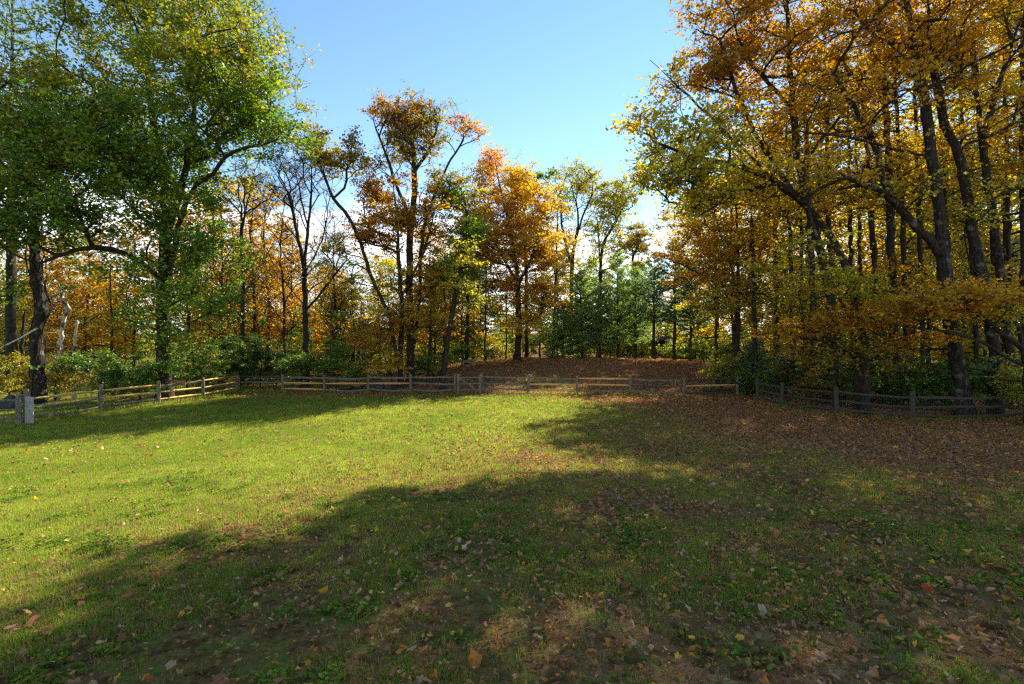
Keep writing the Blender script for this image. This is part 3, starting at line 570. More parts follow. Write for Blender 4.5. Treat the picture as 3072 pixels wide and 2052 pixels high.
build_tree('low_maple', 'low amber maple spreading over the middle of the right fence', 'tree',
    [ST((2575, 1200, 21.5), (2572, 1100, 21.5), (2560, 980, 21.3), (2520, 900, 21)), LM((2570, 1080, 21.5), (2460, 1000, 20.6), (2380, 980, 20.5)), LM((2572, 1060, 21.5), (2680, 1020, 20.3), (2740, 1010, 20))],
    0.16, [PB(2430, 1000, 21, 130, 55, 2, 1, P_ORANGE), PB(2600, 960, 20.6, 150, 40, 2, 1, P_ORANGE), PB(2740, 1030, 20, 100, 35, 1.6, 0.7, P_ORANGE), PB(2540, 1070, 21, 160, 45, 2, 0.6, P_BROWNG), PB(2500, 880, 21, 130, 50, 2, 0.6, P_YG)],
    270, 34, 0.14, BARK, LEAF, 32, slope=-0.1, clump=(0.8, 0.18), twl=0.8, rt=0.008, tilt=0.5)
# poles of the right wood
poles = [(2442, 27, 0.22, 250, -30, P_ORYEL, 'upright dark trunk left of the low amber maple'), (2266, 29, 0.16, 560, -14, P_ORYEL, 'short visible dark trunk right of the orange yellow tree'),
         (2688, 25, 0.26, 120, -40, P_ORANGE, 'straight dark trunk midway along the right fence, further back'), (2640, 27, 0.18, 200, -60, P_ORYEL, 'thinner dark trunk leaning left between the straight one and the amber maple'),
         (2770, 28, 0.16, 150, -30, P_YG, 'slim dark pole just left of the thickest trunk'), (2935, 29, 0.18, 200, -60, P_YG, 'slim pole seen between the two double trunk stems'),
         (3032, 26, 0.13, 50, -20, P_YEL, 'thin brown pole near the right edge'), (3075, 24, 0.2, 0, -10, P_ORANGE, 'dark pole cut by the right edge'),
         (2380, 30, 0.15, 330, -24, P_YG, 'dark pole at the left fringe of the right wood'), (2560, 31, 0.17, 250, -20, P_ORYEL, 'dark pole behind the amber maple'),
         (2150, 33, 0.12, 620, -8, P_ORYEL, 'thin dark pole at the right end of the rise'), (2590, 35, 0.16, 300, -30, P_YG, 'far slim pole behind the right fence middle'), (2330, 34, 0.15, 420, -10, P_ORYEL, 'far slim pole above the pine sapling'),
         (2500, 29, 0.17, 200, -30, P_YG, 'slim dark pole between the two left poles and the amber maple'), (2725, 26.5, 0.17, 120, -46, P_ORYEL, 'slim dark pole just right of the straight dark trunk'), (2860, 27, 0.19, 80, -56, P_ORYEL, 'slim dark pole hidden behind the thickest trunk'),
         (2990, 31, 0.16, 200, -36, P_YG, 'far pole between the double trunk and the grey mottled trunk'), (2410, 33, 0.14, 380, -16, P_BROWNG, 'far thin pole left of the upright dark trunk'), (2200, 36, 0.13, 520, -10, P_YG, 'far thin pole right of the rise')]
for i, (px, d, r, top, lean, pal, lab) in enumerate(poles):
    build_tree('woodland_tree', lab, 'tree', [ST((px, 1200, d), (px+lean*0.15, 950, d), (px+lean*0.5, (950+top)/2, d), (px+lean, top, d))], r,
        [PB(px+lean, top+60, d, 110, 120, 3, 1), PB(px+lean*0.6, (top+900)/2, d, 120, 120, 3, 0.8), PB(px, 880, d, 110, 80, 3, 0.5)], 200, 19, 0.17, BARK, LEAF, 80+i, pal=pal, slope=0.1, clump=(0.9, 0.3), group='trunks of the right hand wood')

# ------------------------------------------------------------------ background wood: prototypes then copies
def dup(root, loc, rz, s, label, group):
    r = root.copy(); COL.objects.link(r); r.location = loc; r.rotation_euler = (0, 0, rz); r.scale = (s, s, s*1.0)
    r['label'] = label; r['group'] = group
    for ch in [c for c in bpy.data.objects if c.parent == root]:
        c = ch.copy(); COL.objects.link(c); c.parent = r
    return r
protos = {}
def proto(key, name, H, r, crown0, rad, nt_, lpc, ls, pal, seed, slope, bark=BARK_BROWN, lm=LEAF):
    px0, d0 = (CX, 150+10*seed) ; b = np.array([0.0, 400.0, float(gz(0, 400))])
    bl = []
    rng = np.random.default_rng(seed)
    for k in range(6):
        f = k/5; zc = H*(crown0+(1-crown0)*f*0.9); rr = rad*(0.55+0.5*math.sin(math.pi*(0.25+0.65*f)))
        bl.append((b+np.array([rng.normal(0, rad*0.3), rng.normal(0, rad*0.3), zc]), (rr, rr, H*(1-crown0)*0.16), 1, None))
    protos[key] = build_tree(name, 'x', 'tree', [[b, b+[0.2, 0, H*0.35], b+[-0.1, 0.2, H*0.7], b+[0.1, 0, H*0.97]]], r, bl, nt_, lpc, ls, bark, lm, seed, pal=pal, slope=slope, step=0.8, twl=1.1, clump=(1.1, 0.4))
proto('orange', 'woodland_tree', 15, 0.2, 0.25, 3.2, 230, 26, 0.23, P_ORYEL+[(OR, 5), (PNK, 1)], 101, 0.3)
proto('gold', 'woodland_tree', 15, 0.2, 0.2, 3.4, 230, 26, 0.23, P_ORYEL, 102, 0.3)
proto('yg', 'woodland_tree', 14, 0.18, 0.15, 3.2, 230, 26, 0.23, P_YG, 103, 0.3)
proto('bare', 'woodland_tree', 15, 0.17, 0.35, 2.4, 260, 3, 0.2, P_ORANGE, 104, 1.0)
proto('green', 'woodland_tree', 12, 0.18, 0.08, 3.2, 320, 36, 0.22, P_SHR+[(YG, 3)], 105, 0.2, lm=LEAF_G)
KN = {'orange': 'orange leaved', 'gold': 'golden leaved', 'yg': 'yellow green', 'bare': 'nearly bare slender', 'green': 'leafy green'}
# (kind, px, depth, top py) grouped by stretch of the wood
stretches = {
 'behind the left fence, between the grey dead trunk and the huge green tree': [('gold', 40, 42, 720), ('orange', 130, 40, 700), ('orange', 260, 44, 690), ('gold', 330, 40, 720), ('yg', 20, 36, 860), ('orange', 400, 46, 660), ('green', 210, 50, 740), ('gold', 180, 52, 720), ('yg', 90, 56, 780), ('green', -80, 40, 700), ('yg', 300, 56, 800), ('green', 380, 58, 800), ('orange', 80, 48, 760)],
 'between the huge green tree and the leaning tree': [('orange', 640, 44, 570), ('orange', 800, 48, 560), ('gold', 690, 52, 600), ('orange', 880, 46, 690), ('orange', 990, 44, 800), ('bare', 660, 40, 600), ('bare', 760, 42, 560), ('bare', 850, 42, 600), ('orange', 560, 42, 640), ('gold', 950, 54, 820), ('orange', 740, 58, 720), ('bare', 1000, 40, 650), ('gold', 840, 60, 760), ('orange', 620, 60, 700), ('yg', 580, 48, 800), ('green', 700, 46, 880), ('yg', 830, 54, 840), ('green', 930, 48, 870), ('gold', 770, 50, 780), ('yg', 1010, 60, 850)],
 'behind the tallest middle tree': [('green', 1080, 44, 850), ('yg', 1140, 48, 800), ('gold', 1220, 50, 760), ('green', 1300, 44, 800), ('yg', 1370, 50, 830), ('gold', 1260, 60, 840), ('green', 1030, 50, 880), ('orange', 1440, 60, 900), ('yg', 1330, 64, 880), ('gold', 1120, 66, 860), ('gold', 1330, 42, 700), ('yg', 1170, 40, 780), ('orange', 1390, 46, 720), ('green', 1420, 48, 780), ('gold', 1060, 42, 760), ('yg', 1000, 42, 860), ('orange', 1290, 48, 680)],
 'behind the young pine row': [('yg', 1620, 56, 760), ('gold', 1670, 62, 700), ('green', 1730, 60, 800), ('yg', 1790, 64, 780), ('gold', 1870, 62, 820), ('yg', 1940, 60, 850), ('orange', 1985, 66, 930), ('green', 2100, 60, 880), ('gold', 2130, 64, 840), ('yg', 1540, 62, 870), ('yg', 2050, 72, 930), ('green', 1500, 70, 900), ('green', 1930, 52, 800), ('yg', 2150, 46, 640), ('orange', 2040, 58, 820), ('green', 1830, 56, 830)],
 'on the far horizon': [(('yg', 'gold', 'green', 'orange', 'yg')[i_ % 5], -60+i_*105, 84+(i_*37) % 25, 900+(i_*53) % 50) for i_ in range(31)],
 'deep in the right hand wood': [('gold', 2200, 44, 560), ('yg', 2260, 52, 700), ('gold', 2330, 44, 450), ('yg', 2420, 48, 560), ('gold', 2500, 42, 360), ('yg', 2580, 50, 600), ('yg', 2660, 46, 480), ('gold', 2740, 40, 250), ('yg', 2830, 48, 420), ('yg', 2920, 40, 300), ('yg', 3010, 44, 420), ('green', 2380, 58, 780), ('green', 2700, 60, 760), ('green', 2980, 58, 700), ('yg', 3080, 50, 560), ('green', 2540, 64, 800), ('green', 2860, 62, 720), ('gold', 2620, 38, 420), ('yg', 2780, 34, 520), ('gold', 2900, 52, 380), ('green', 2460, 38, 820), ('yg', 2340, 38, 760), ('green', 2620, 32, 900), ('yg', 2960, 32, 820)]}
rr = random.Random(5)
for where, L in stretches.items():
    for kind in KN:
        S = sorted([t for t in L if t[0] == kind], key=lambda t: t[1])
        for i, (k_, px, d, top) in enumerate(S):
            b = G(px, d); b[2] -= 0.1; H = W(px, top, d)[2]-b[2]; p = protos[kind]; H0 = {'orange': 15, 'gold': 15, 'yg': 14, 'bare': 15, 'green': 12}[kind]
            o_ = '' if len(S) == 1 else (['leftmost', 'second from left', 'third from left', 'fourth from left', 'fifth from left', 'sixth from left', 'seventh from left', 'eighth from left', 'ninth from left', 'tenth from left', 'eleventh from left', 'twelfth from left', 'thirteenth from left', 'fourteenth from left'][i] if i < len(S)-1 else 'rightmost')+' '
            lab = f"{o_}{KN[kind]} tree {where}"
            words = lab.split()
            if len(words) > 16: lab = ' '.join(words[:16])
            dup(p, tuple(b), rr.uniform(0, 6.28), H/H0, lab, f'{KN[kind]} trees of the surrounding wood')
for p in protos.values():
    for ch in [c for c in bpy.data.objects if c.parent == p]: bpy.data.objects.remove(ch)
    bpy.data.objects.remove(p)

# ------------------------------------------------------------------ shrubs
def shrub(name, label, px, d, rx, h, rd, pal, n, seed, lpc=40, ls=0.11, lm=LEAF_G, cat='shrub', group=None):
    b = G(px, d); b[2] -= 0.05; rng = np.random.default_rng(seed)
    if name == 'green_shrub' and px < 1450: h *= 1.3; n = int(n*1.2)
    bl = [(b+np.array([rng.uniform(-0.6, 0.6)*rx, rng.uniform(-0.5, 0.5)*rd, h*rng.uniform(0.25, 0.72)]), (rx*rng.uniform(0.35, 0.6), rd*0.6, h*rng.uniform(0.22, 0.36)), 1, None) for _ in range(6)]
    bl.append((b+np.array([0, 0, h*0.35]), (rx*0.95, rd*0.9, h*0.34), 1.5, None))
    return build_tree(name, label, cat, [[b, b+[0, 0, h*0.25], b+[0.1, 0, h*0.5]]], 0.05, bl, n, lpc, ls, BARK, lm, seed, pal=pal, slope=0.1, step=0.35, rt=0.006, twigs=3, twl=0.45, clump=(0.45, 0.25), group=group)
SG = 'shrubs behind the split rail fence'
for a in [
    ('green_shrub', 'yellowish shrub at the left edge under the pale leaning branch', 30, 26.5, 2.4, 2.4, 1.6, P_YG, 110, 201),
    ('green_shrub', 'olive brown brushy shrub behind the white board', 165, 25.5, 2.4, 2.2, 1.4, P_BROWNG, 100, 202),
    ('green_shrub', 'green shrub behind the newest two rails on the left', 300, 25.5, 2.6, 2.7, 1.5, P_SHR, 130, 203),
    ('green_shrub', 'dark green shrub at the foot of the huge green tree', 420, 25.5, 2.4, 2.4, 1.3, P_SHR, 120, 204),
    ('green_shrub', 'green shrub with amber sprays right of the huge green trunk', 560, 28.8, 2.8, 2.8, 1.4, P_SHR+[(GOLD, 0.8)], 140, 205),
    ('green_shrub', 'leafy maple like shrub whose right edge meets the black green bush', 640, 31.5, 2.8, 3.6, 1.5, P_SHR+[(YG, 2)], 140, 206),
    ('evergreen_bush', 'almost black evergreen bush behind the fence corner', 780, 32.3, 3.6, 3.6, 1.8, P_DARK, 240, 207),
    ('green_shrub', 'tall bright topped shrub behind the black green bush', 830, 34, 3.2, 4.4, 2.0, P_BRT+[(GR, 5)], 160, 208),
    ('green_shrub', 'dark green shrub in front of the bare tree foot', 905, 31, 2.6, 2.6, 1.5, P_SHR, 120, 209),
    ('green_shrub', 'green shrub left of the small rust maple', 1010, 31.2, 2.4, 3.0, 1.4, P_SHR+[(YG, 1.5)], 130, 210),
    ('green_shrub', 'grey green shrub above and behind the small rust maple', 1070, 35, 2.6, 4.2, 1.6, P_SHR+[(BLU, 4)], 130, 211),
    ('green_shrub', 'bright green shrub right of the tallest middle tree foot', 1300, 34.5, 1.9, 2.4, 1.3, P_BRT, 100, 212),
    ('green_shrub', 'low green shrub at the left shoulder of the leafy rise', 1385, 38.5, 2.6, 2.0, 1.4, P_BRT+[(GR, 4)], 110, 213),
    ('green_shrub', 'yellow green low shrub left of the orange maple foot', 1475, 44.5, 2.4, 1.9, 1.2, P_YG, 80, 214),
    ('green_shrub', 'yellow green bush glowing behind the first pines of the row', 1770, 50, 3.0, 2.4, 1.5, P_BRT+[(YEL, 2)], 110, 215),
    ('green_shrub', 'lime green bush glowing behind the tallest pointed pine', 1890, 49, 3.2, 2.6, 1.5, P_BRT+[(YEL, 2)], 120, 216),
    ('green_shrub', 'low lime bush in front of the brown shed', 2010, 47, 3.2, 2.0, 1.3, P_BRT+[(YEL, 2), (OLV, 3)], 150, 217),
    ('green_shrub', 'mid green bush at the right side of the brown shed', 2110, 43, 2.8, 3.0, 1.5, P_SHR+[(YG, 3)], 120, 218),
    ('green_shrub', 'yellow green shrub reaching over the right end of the back fence', 2165, 30.3, 1.5, 2.7, 1.2, P_YG+[(GR, 4)], 130, 219),
    ('green_shrub', 'green shrub filling the fence corner on the right', 2240, 28.6, 1.2, 1.9, 0.9, P_SHR+[(YG, 1.5)], 100, 220),
    ('green_shrub', 'dark green shrub behind the first panel of the side fence', 2330, 27.5, 1.5, 2.0, 1.0, P_SHR, 100, 221),
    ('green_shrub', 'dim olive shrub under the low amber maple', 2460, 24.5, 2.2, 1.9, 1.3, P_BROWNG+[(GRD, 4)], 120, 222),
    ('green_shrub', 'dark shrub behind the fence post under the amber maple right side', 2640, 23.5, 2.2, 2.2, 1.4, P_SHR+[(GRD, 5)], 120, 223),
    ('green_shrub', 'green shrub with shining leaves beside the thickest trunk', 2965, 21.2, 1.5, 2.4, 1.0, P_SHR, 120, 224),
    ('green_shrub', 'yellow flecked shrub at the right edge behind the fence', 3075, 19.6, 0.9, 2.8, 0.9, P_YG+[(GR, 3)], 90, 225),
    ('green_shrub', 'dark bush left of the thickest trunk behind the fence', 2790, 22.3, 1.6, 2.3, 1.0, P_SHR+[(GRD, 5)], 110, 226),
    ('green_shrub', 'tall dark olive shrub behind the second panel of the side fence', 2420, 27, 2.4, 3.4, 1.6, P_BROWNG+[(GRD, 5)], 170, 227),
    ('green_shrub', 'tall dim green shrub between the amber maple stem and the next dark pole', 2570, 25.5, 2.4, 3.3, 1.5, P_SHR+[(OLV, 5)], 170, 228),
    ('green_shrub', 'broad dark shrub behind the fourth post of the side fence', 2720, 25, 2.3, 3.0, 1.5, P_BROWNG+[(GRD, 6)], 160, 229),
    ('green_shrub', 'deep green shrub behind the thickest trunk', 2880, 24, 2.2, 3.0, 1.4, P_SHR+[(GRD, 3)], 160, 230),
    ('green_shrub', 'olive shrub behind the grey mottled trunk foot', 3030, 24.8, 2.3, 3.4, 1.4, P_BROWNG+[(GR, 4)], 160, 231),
    ('green_shrub', 'loose yellow green shrub left of the pine sapling, deeper in', 2210, 33, 2.4, 3.6, 1.6, P_YG+[(GR, 5)], 170, 232),
    ('green_shrub', 'loose green shrub above the pine sapling, deeper in', 2310, 31, 2.4, 4.0, 1.6, P_SHR+[(YG, 5)], 180, 233)]:
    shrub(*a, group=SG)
# denser understorey screen far behind, one by one
rs = random.Random(9)
for i in range(26):
    px = -60+i*126+rs.randint(-30, 30); d = rs.uniform(52, 66)
    lm_ = ['the dead trunks at the left edge', 'the huge green tree', 'the bare upswept tree', 'the leaning tree', 'the tallest middle tree', 'the orange maple', 'the left half of the pine row', 'the brown shed', 'the orange yellow tree', 'the low amber maple', 'the thickest dark trunk', 'the grey mottled trunk', 'the right picture edge']
    shrub('thicket_bush', f"distant {['yellow green', 'dull green', 'fresh green', 'golden'][i % 4]} bush {['behind', 'just right of'][i % 2]} {lm_[i//2]}", px, d, 5.2, rs.uniform(5.2, 7.8), 2.6,
          [P_YG, P_SHR+[(YG, 4), (OLV, 3)], P_BRT+[(OLV, 3)], P_ORYEL][i % 4], 210, 300+i, lpc=32, ls=0.24, lm=LEAF, group='distant bushes under the trees')

# ------------------------------------------------------------------ snags on the left
def snag(label, px, stems, r0, bark, seed, twn=14, name='dead_trunk', vine=False):
    rng = np.random.default_rng(seed); b = np.array(stems[0][0]); root = empty(name, b); tag(root, label, 'dead tree')
    for i, S in enumerate(stems):
        P = catmull(S, 0.22); P[1:-1] += rng.normal(0, 0.03, (len(P)-2, 3)); n = len(P)
        R = r0*(1.0 if i == 0 else 0.5)*np.linspace(1.05, 0.62 if i == 0 else 0.5, n)*(1+rng.normal(0, 0.09, n)); R[-1] *= 0.35
        v, q = tube(P, R, 12, rng, 0.08); make_mesh('trunk' if i == 0 else 'limb', v, [q], bark, root, True, origin=b)
    L = []
    S = catmull(stems[0], 0.3)
    for k in range(twn):
        p = S[rng.integers(len(S)//4, len(S))]; a = rng.uniform(0, 6.28); l = rng.uniform(0.5, 1.5); dv = np.array([math.cos(a), math.sin(a), rng.uniform(-0.3, 0.3)])
        m = 5; u = np.linspace(0, 1, m)[:, None]; pts = p+dv*l*u+rng.normal(0, 0.05, (m, 3))*u; L.append(tube(pts, np.linspace(0.016, 0.005, m), 4))
    if vine:
        for k in range(5):
            m = 26; u = np.linspace(0, 1, m); ii = (u*(len(S)-1)).astype(int); a = k*1.3+u*rng.uniform(4, 9)
            pts = S[ii]+np.stack([np.cos(a), np.sin(a), np.zeros(m)], -1)*(r0*1.02)+rng.normal(0, 0.03, (m, 3)); L.append(tube(pts, np.full(m, 0.028), 5))
    v, q = join_tubes(L); bo = make_mesh('branches', v, [q], bark, root, True, origin=b); bo['kind'] = 'stuff'
snag('dark grey dead trunk wrapped in old vines near the left edge', 110, [ST((118, 1160, 24.5), (112, 1000, 24.5), (128, 930, 24.5), (112, 850, 24.5), (104, 780, 24.5), (106, 700, 24.5), (120, 600, 24.5))], 0.30, BARK_L, 401, 24, vine=True)
snag('cream coloured forked snag with bleached wood right of the vine wrapped trunk', 190, [ST((170, 1150, 26), (186, 1000, 26), (205, 930, 26), (188, 900, 26), (182, 880, 26), (176, 850, 26)), LM((203, 935, 26), (192, 905, 26), (198, 885, 26), (197, 868, 26))], 0.12, BARK_PALE, 402, 16)
snag('short pale stub right of the forked snag', 232, [ST((220, 1120, 26.5), (226, 1000, 26.5), (233, 962, 26.5))], 0.10, BARK_PALE, 403, 8)
snag('thin grey dead stem left of the vine wrapped trunk', 66, [ST((68, 1130, 27), (66, 1020, 27), (72, 950, 27), (76, 930, 27))], 0.09, BARK_L, 404, 8)
rng = np.random.default_rng(7)
P = catmull([W(-30, 1062, 23.9), W(15, 1037, 24.0), W(60, 1015, 24.1), W(112, 985, 24.15)], 0.2); v, q = tube(P, np.linspace(0.035, 0.055, len(P)), 7, rng, 0.05)
# the pale branch is lodged against the dead trunk and its lower end reaches the ground outside the picture
P2 = catmull([G(-190, 23.5), W(-110, 1105, 23.7), W(-30, 1062, 23.9)], 0.2); v2, q2 = tube(P2, np.linspace(0.03, 0.035, len(P2)), 7, rng, 0.05); V_, Q_ = join_tubes([(v, q), (v2, q2)])
tag(make_mesh('fallen_branch', V_, [Q_], BARK_PALE, None, True), 'pale bare branch leaning on the vine wrapped dead trunk', 'branch')

# ------------------------------------------------------------------ rail fences
FENCE_RUNS = []
def fence(label, posts, rails, seed, post_mat, heights=None, r=0.075, wire=True, group='split rail fences round the lawn', double=()):
    """posts: list of (x,y); rails[i]: three codes per bay, n new / o old / d dark / '-' none"""
    FENCE_RUNS.append(posts)
    rng = np.random.default_rng(seed); x0, y0 = posts[0]; b = np.array([x0, y0, float(gz(x0, y0))]); root = empty('split_rail_fence', b); tag(root, label, 'fence', group)
    tops = []
    for i, (x, y) in enumerate(posts):
        z = float(gz(x, y)); h = (heights[i] if heights else 1.22)+rng.normal(0, 0.015); tops.append(z)
        lean = rng.normal(0, 0.03, 2)
        P = np.array([[x, y, z-0.15], [x+lean[0]*0.4, y+lean[1]*0.4, z+h*0.4], [x+lean[0]*0.8, y+lean[1]*0.8, z+h*0.8], [x+lean[0], y+lean[1], z+h-0.03], [x+lean[0], y+lean[1], z+h]])
        v, q = tube(P, np.array([1.1, 1.0, 0.97, 0.95, 0.72])*r, 7, rng, 0.07); v = v; top = np.arange(7)+4*7
        make_mesh('post', v, [q, top[None]], post_mat, root, False, origin=b)
    for i in range(len(posts)-1):
        (xa, ya), (xb, yb) = posts[i], posts[i+1]; za, zb = tops[i], tops[i+1]
        L = math.hypot(xb-xa, yb-ya); dx, dy = (xb-xa)/L, (yb-ya)/L
        for k, code in enumerate(rails[i]):
            if code == '-': continue
            hgt = (0.98, 0.62, 0.26)[k]
            new = code == 'n'; jz = rng.normal(0, 0.012 if new else 0.03, 2); m = 4 if new else 9
            u = np.linspace(0.0, 1.0, m)[:, None]; ext = -0.04
            A = np.array([xa-dx*ext, ya-dy*ext, za+hgt+jz[0]]); B = np.array([xb+dx*ext, yb+dy*ext, zb+hgt+jz[1]]); P = A+(B-A)*u
            if not new:
                P[:, 2] -= (0.05 if k < 2 else 0.09)*rng.uniform(0.1, 1)*np.sin(math.pi*u[:, 0])+0; P[1:-1] += rng.normal(0, 0.012, (m-2, 3))
            rad = np.full(m, 0.048 if new else 0.056)*(1+(0 if new else 1)*rng.normal(0, 0.10, m)); rad[0] *= 0.6; rad[-1] *= 0.6
            if new:
                v, q = tube(P, rad*1.12, 4)
            else: v, q = tube(P, rad, 6, rng, 0.10)
            kk = 4 if new else 6
            e0 = np.arange(kk)[::-1][None]; e1 = (np.arange(kk)+(m-1)*kk)[None]
            o = make_mesh('rail', v, [q, e0, e1], {'n': WOOD_NEW, 'o': WOOD_OLD, 'd': WOOD_DARK}[code], root, False, origin=b)
            if new: o['label'] = 'new yellow timber rail'
        if wire:
            T = []; ox, oy = -dy*0.07, dx*0.07
            if oy < 0: ox, oy = -ox, -oy
            s = 0.0012
            nh, nv = 9, int(L/0.075)
            for h_ in np.linspace(0.05, 0.95, nh):
                T.append(tube(np.array([[xa+ox, ya+oy, za+h_], [xb+ox, yb+oy, zb+h_]]), np.array([s, s]), 3))
            for u_ in np.linspace(0.02, 0.98, nv):
                x, y, z = xa+ox+(xb-xa)*u_, ya+oy+(yb-ya)*u_, za+(zb-za)*u_
                T.append(tube(np.array([[x, y, z+0.03], [x, y, z+0.97]]), np.array([s, s]), 3))
            v, q = join_tubes(T); o = make_mesh('wire_netting', v, [q], WIRE, root, False, origin=b); o['kind'] = 'stuff'
    return root
def at(px, d): return ((px-CX)/F*d, d)
fence('left fence run with new yellow rails from the white board to the corner', [at(76, 19.2), at(304, 22.2), at(476, 24.4), at(610, 27.0), at(710, 29.8)], ['noo', 'nno', 'onn', 'nnn'], 1, WOOD_OLD, [1.38, 1.25, 1.2, 1.18, 1.1], r=0.085)
fence('back fence run from the left corner to the small middle gate', [at(716, 30.0), at(847, 29.6), at(973, 29.2), at(1103, 29.3), at(1233, 29.1), at(1366, 29.2)], ['do-', 'onn', 'ono', 'ono', 'ooo'], 2, WOOD_OLD, [1.05, 1.1, 1.13, 1.15, 1.17, 1.2])
fence('back fence run right of the small middle gate along the leafy rise', [at(1449, 29.2), at(1585, 28.9), at(1731, 28.7), at(1890, 28.3), at(2050, 27.6), at(2212, 28.2)], ['ooo', 'onn', 'nno', 'odo', 'dnd'], 3, WOOD_OLD, [1.2, 1.2, 1.1, 1.2, 1.1, 1.1])
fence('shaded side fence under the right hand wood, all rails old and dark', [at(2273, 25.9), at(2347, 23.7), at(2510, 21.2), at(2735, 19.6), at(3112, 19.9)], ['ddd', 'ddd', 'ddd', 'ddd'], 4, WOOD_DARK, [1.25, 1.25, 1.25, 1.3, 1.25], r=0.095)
def gate(label, pa, pb, seed, hr=(0.98, 0.62, 0.26), mat_=WOOD_OLD, ha=1.2, hb=1.2, rp=0.085):
    rng = np.random.default_rng(seed); b = np.array([pa[0], pa[1], float(gz(*pa))]); root = empty('gate', b); tag(root, label, 'gate')
    za, zb = float(gz(*pa)), float(gz(*pb)); A = np.array([*pa, za]); B = np.array([*pb, zb])
    for Q0, h in ((A, ha), (B, hb)):
        P = np.array([Q0+[0, 0, -0.15], Q0+[0, 0, h*0.5], Q0+[0.01, 0, h-0.03], Q0+[0.01, 0, h]]); v, q = tube(P, np.array([1.05, 1, 0.95, 0.7])*rp, 7, rng, 0.06)
        make_mesh('post', v, [q, (np.arange(7)+21)[None]], mat_, root, False, origin=b)
    for h in hr:
        u = np.linspace(0, 1, 6)[:, None]; P = A+(B-A)*u+np.array([0, 0, h]); P[1:-1] += rng.normal(0, 0.012, (4, 3)); v, q = tube(P, np.full(6, 0.045), 6, rng, 0.08)
        make_mesh('rail', v, [q, np.arange(6)[::-1][None], (np.arange(6)+30)[None]], mat_, root, False, origin=b)
    P = np.array([A*0.97+B*0.03+[0, -0.07, hr[0]-0.02], (A+B)/2+[0, -0.07, 0.6], A*0.12+B*0.88+[0, -0.07, 0.12]]); v, q = tube(P, np.array([0.04, 0.042, 0.04]), 5, rng, 0.05)
    make_mesh('brace', v, [q, np.arange(5)[::-1][None], (np.arange(5)+10)[None]], mat_, root, False, origin=b)
gate('narrow rail gate with diagonal brace in the middle of the back fence', at(1375, 29.0), at(1440, 28.9), 11, ha=1.22, hb=1.15)
gate('rail gate with diagonal brace cut by the left edge beside the white board', (at(56, 18.9)[0]-2.3, 18.3), at(56, 18.9), 12, ha=1.2, hb=1.24, rp=0.10)
# whitewashed board standing against the left gate post
b = np.array([*at(76, 19.0), 0.0]); b[2] = float(gz(b[0], b[1]))
x0, x1 = (75-CX)/F*19.0, (95-CX)/F*19.0
Vb = np.array([[x0, 18.99, b[2]+0.02], [x1, 19.05, b[2]+0.06], [x1, 19.05, b[2]+1.08], [x0, 18.99, b[2]+1.10], [x0, 19.03, b[2]+0.02], [x1, 19.09, b[2]+0.06], [x1, 19.09, b[2]+1.08], [x0, 19.03, b[2]+1.10]])
Fb = np.array([[0, 1, 2, 3], [5, 4, 7, 6], [4, 0, 3, 7], [1, 5, 6, 2], [3, 2, 6, 7], [4, 5, 1, 0]])
tag(make_mesh('board', Vb, [Fb], BOARD), 'upright whitish board standing against the left gate post', 'board')

bo_ = bpy.data.objects['board']
T = []
for k in range(20):
    z_ = b[2]+0.04+k*0.052; T.append(tube(np.array([[x0-0.02, 18.965, z_], [x1+0.02, 19.025, z_]]), np.array([0.0022, 0.0022]), 3))
for k in range(7):
    f_ = k/6; xx = x0+(x1-x0)*f_; T.append(tube(np.array([[xx, 18.96+0.06*f_, b[2]], [xx, 18.96+0.06*f_, b[2]+1.08]]), np.array([0.0022, 0.0022]), 3))
v, q = join_tubes(T); o = make_mesh('wire_netting', v, [q], WIRE, bo_); o['kind'] = 'stuff'
# ------------------------------------------------------------------ small things behind the fence
def box(name, c, s, m, parent=None, rz=0.0, bev=0.0, origin=None):
    c = np.array(c, float); hx, hy, hz = np.array(s)/2; V = np.array([[sx*hx, sy*hy, sz*hz] for sz in (-1, 1) for sy in (-1, 1) for sx in (-1, 1)])
    R = np.array([[math.cos(rz), -math.sin(rz), 0], [math.sin(rz), math.cos(rz), 0], [0, 0, 1]]); V = V@R.T+c
    Fq = np.array([[0, 2, 3, 1], [4, 5, 7, 6], [0, 1, 5, 4], [2, 6, 7, 3], [0, 4, 6, 2], [1, 3, 7, 5]])
    return make_mesh(name, V, [Fq], m, parent, False, origin=origin)
sb = G(2030, 52.0); shed = empty('shed', sb); tag(shed, 'small dark brown open fronted shed half hidden behind the high pruned pines', 'shed')
box('wall', sb+[0, 2.2, 1.15], (4.2, 0.12, 2.3), SHEDW, shed, origin=sb); box('wall', sb+[-2.04, 1.1, 1.15], (0.12, 2.08, 2.3), SHEDW, shed, origin=sb); box('wall', sb+[2.04, 1.1, 1.15], (0.12, 2.08, 2.3), SHEDW, shed, origin=sb)
box('wall', sb+[-1.2, 0.0, 1.0], (1.5, 0.1, 2.0), SHEDW, shed, origin=sb)
for dx_ in (-0.35, 0.8, 1.95): box('post', sb+[dx_, -0.1, 1.1], (0.14, 0.14, 2.2), SHEDW, shed, origin=sb)
Vr = np.array([[-2.35, -0.5, 2.32], [2.35, -0.5, 2.32], [2.35, 2.6, 2.75], [-2.35, 2.6, 2.75], [-2.35, -0.5, 2.42], [2.35, -0.5, 2.42], [2.35, 2.6, 2.85], [-2.35, 2.6, 2.85]])
make_mesh('roof', Vr, [np.array([[3, 2, 1, 0], [4, 5, 6, 7], [0, 1, 5, 4], [1, 2, 6, 5], [2, 3, 7, 6], [3, 0, 4, 7]])], SHEDR, shed)
box('rail', sb+[0.8, -0.1, 0.9], (2.15, 0.06, 0.1), SHEDW, shed, origin=sb)
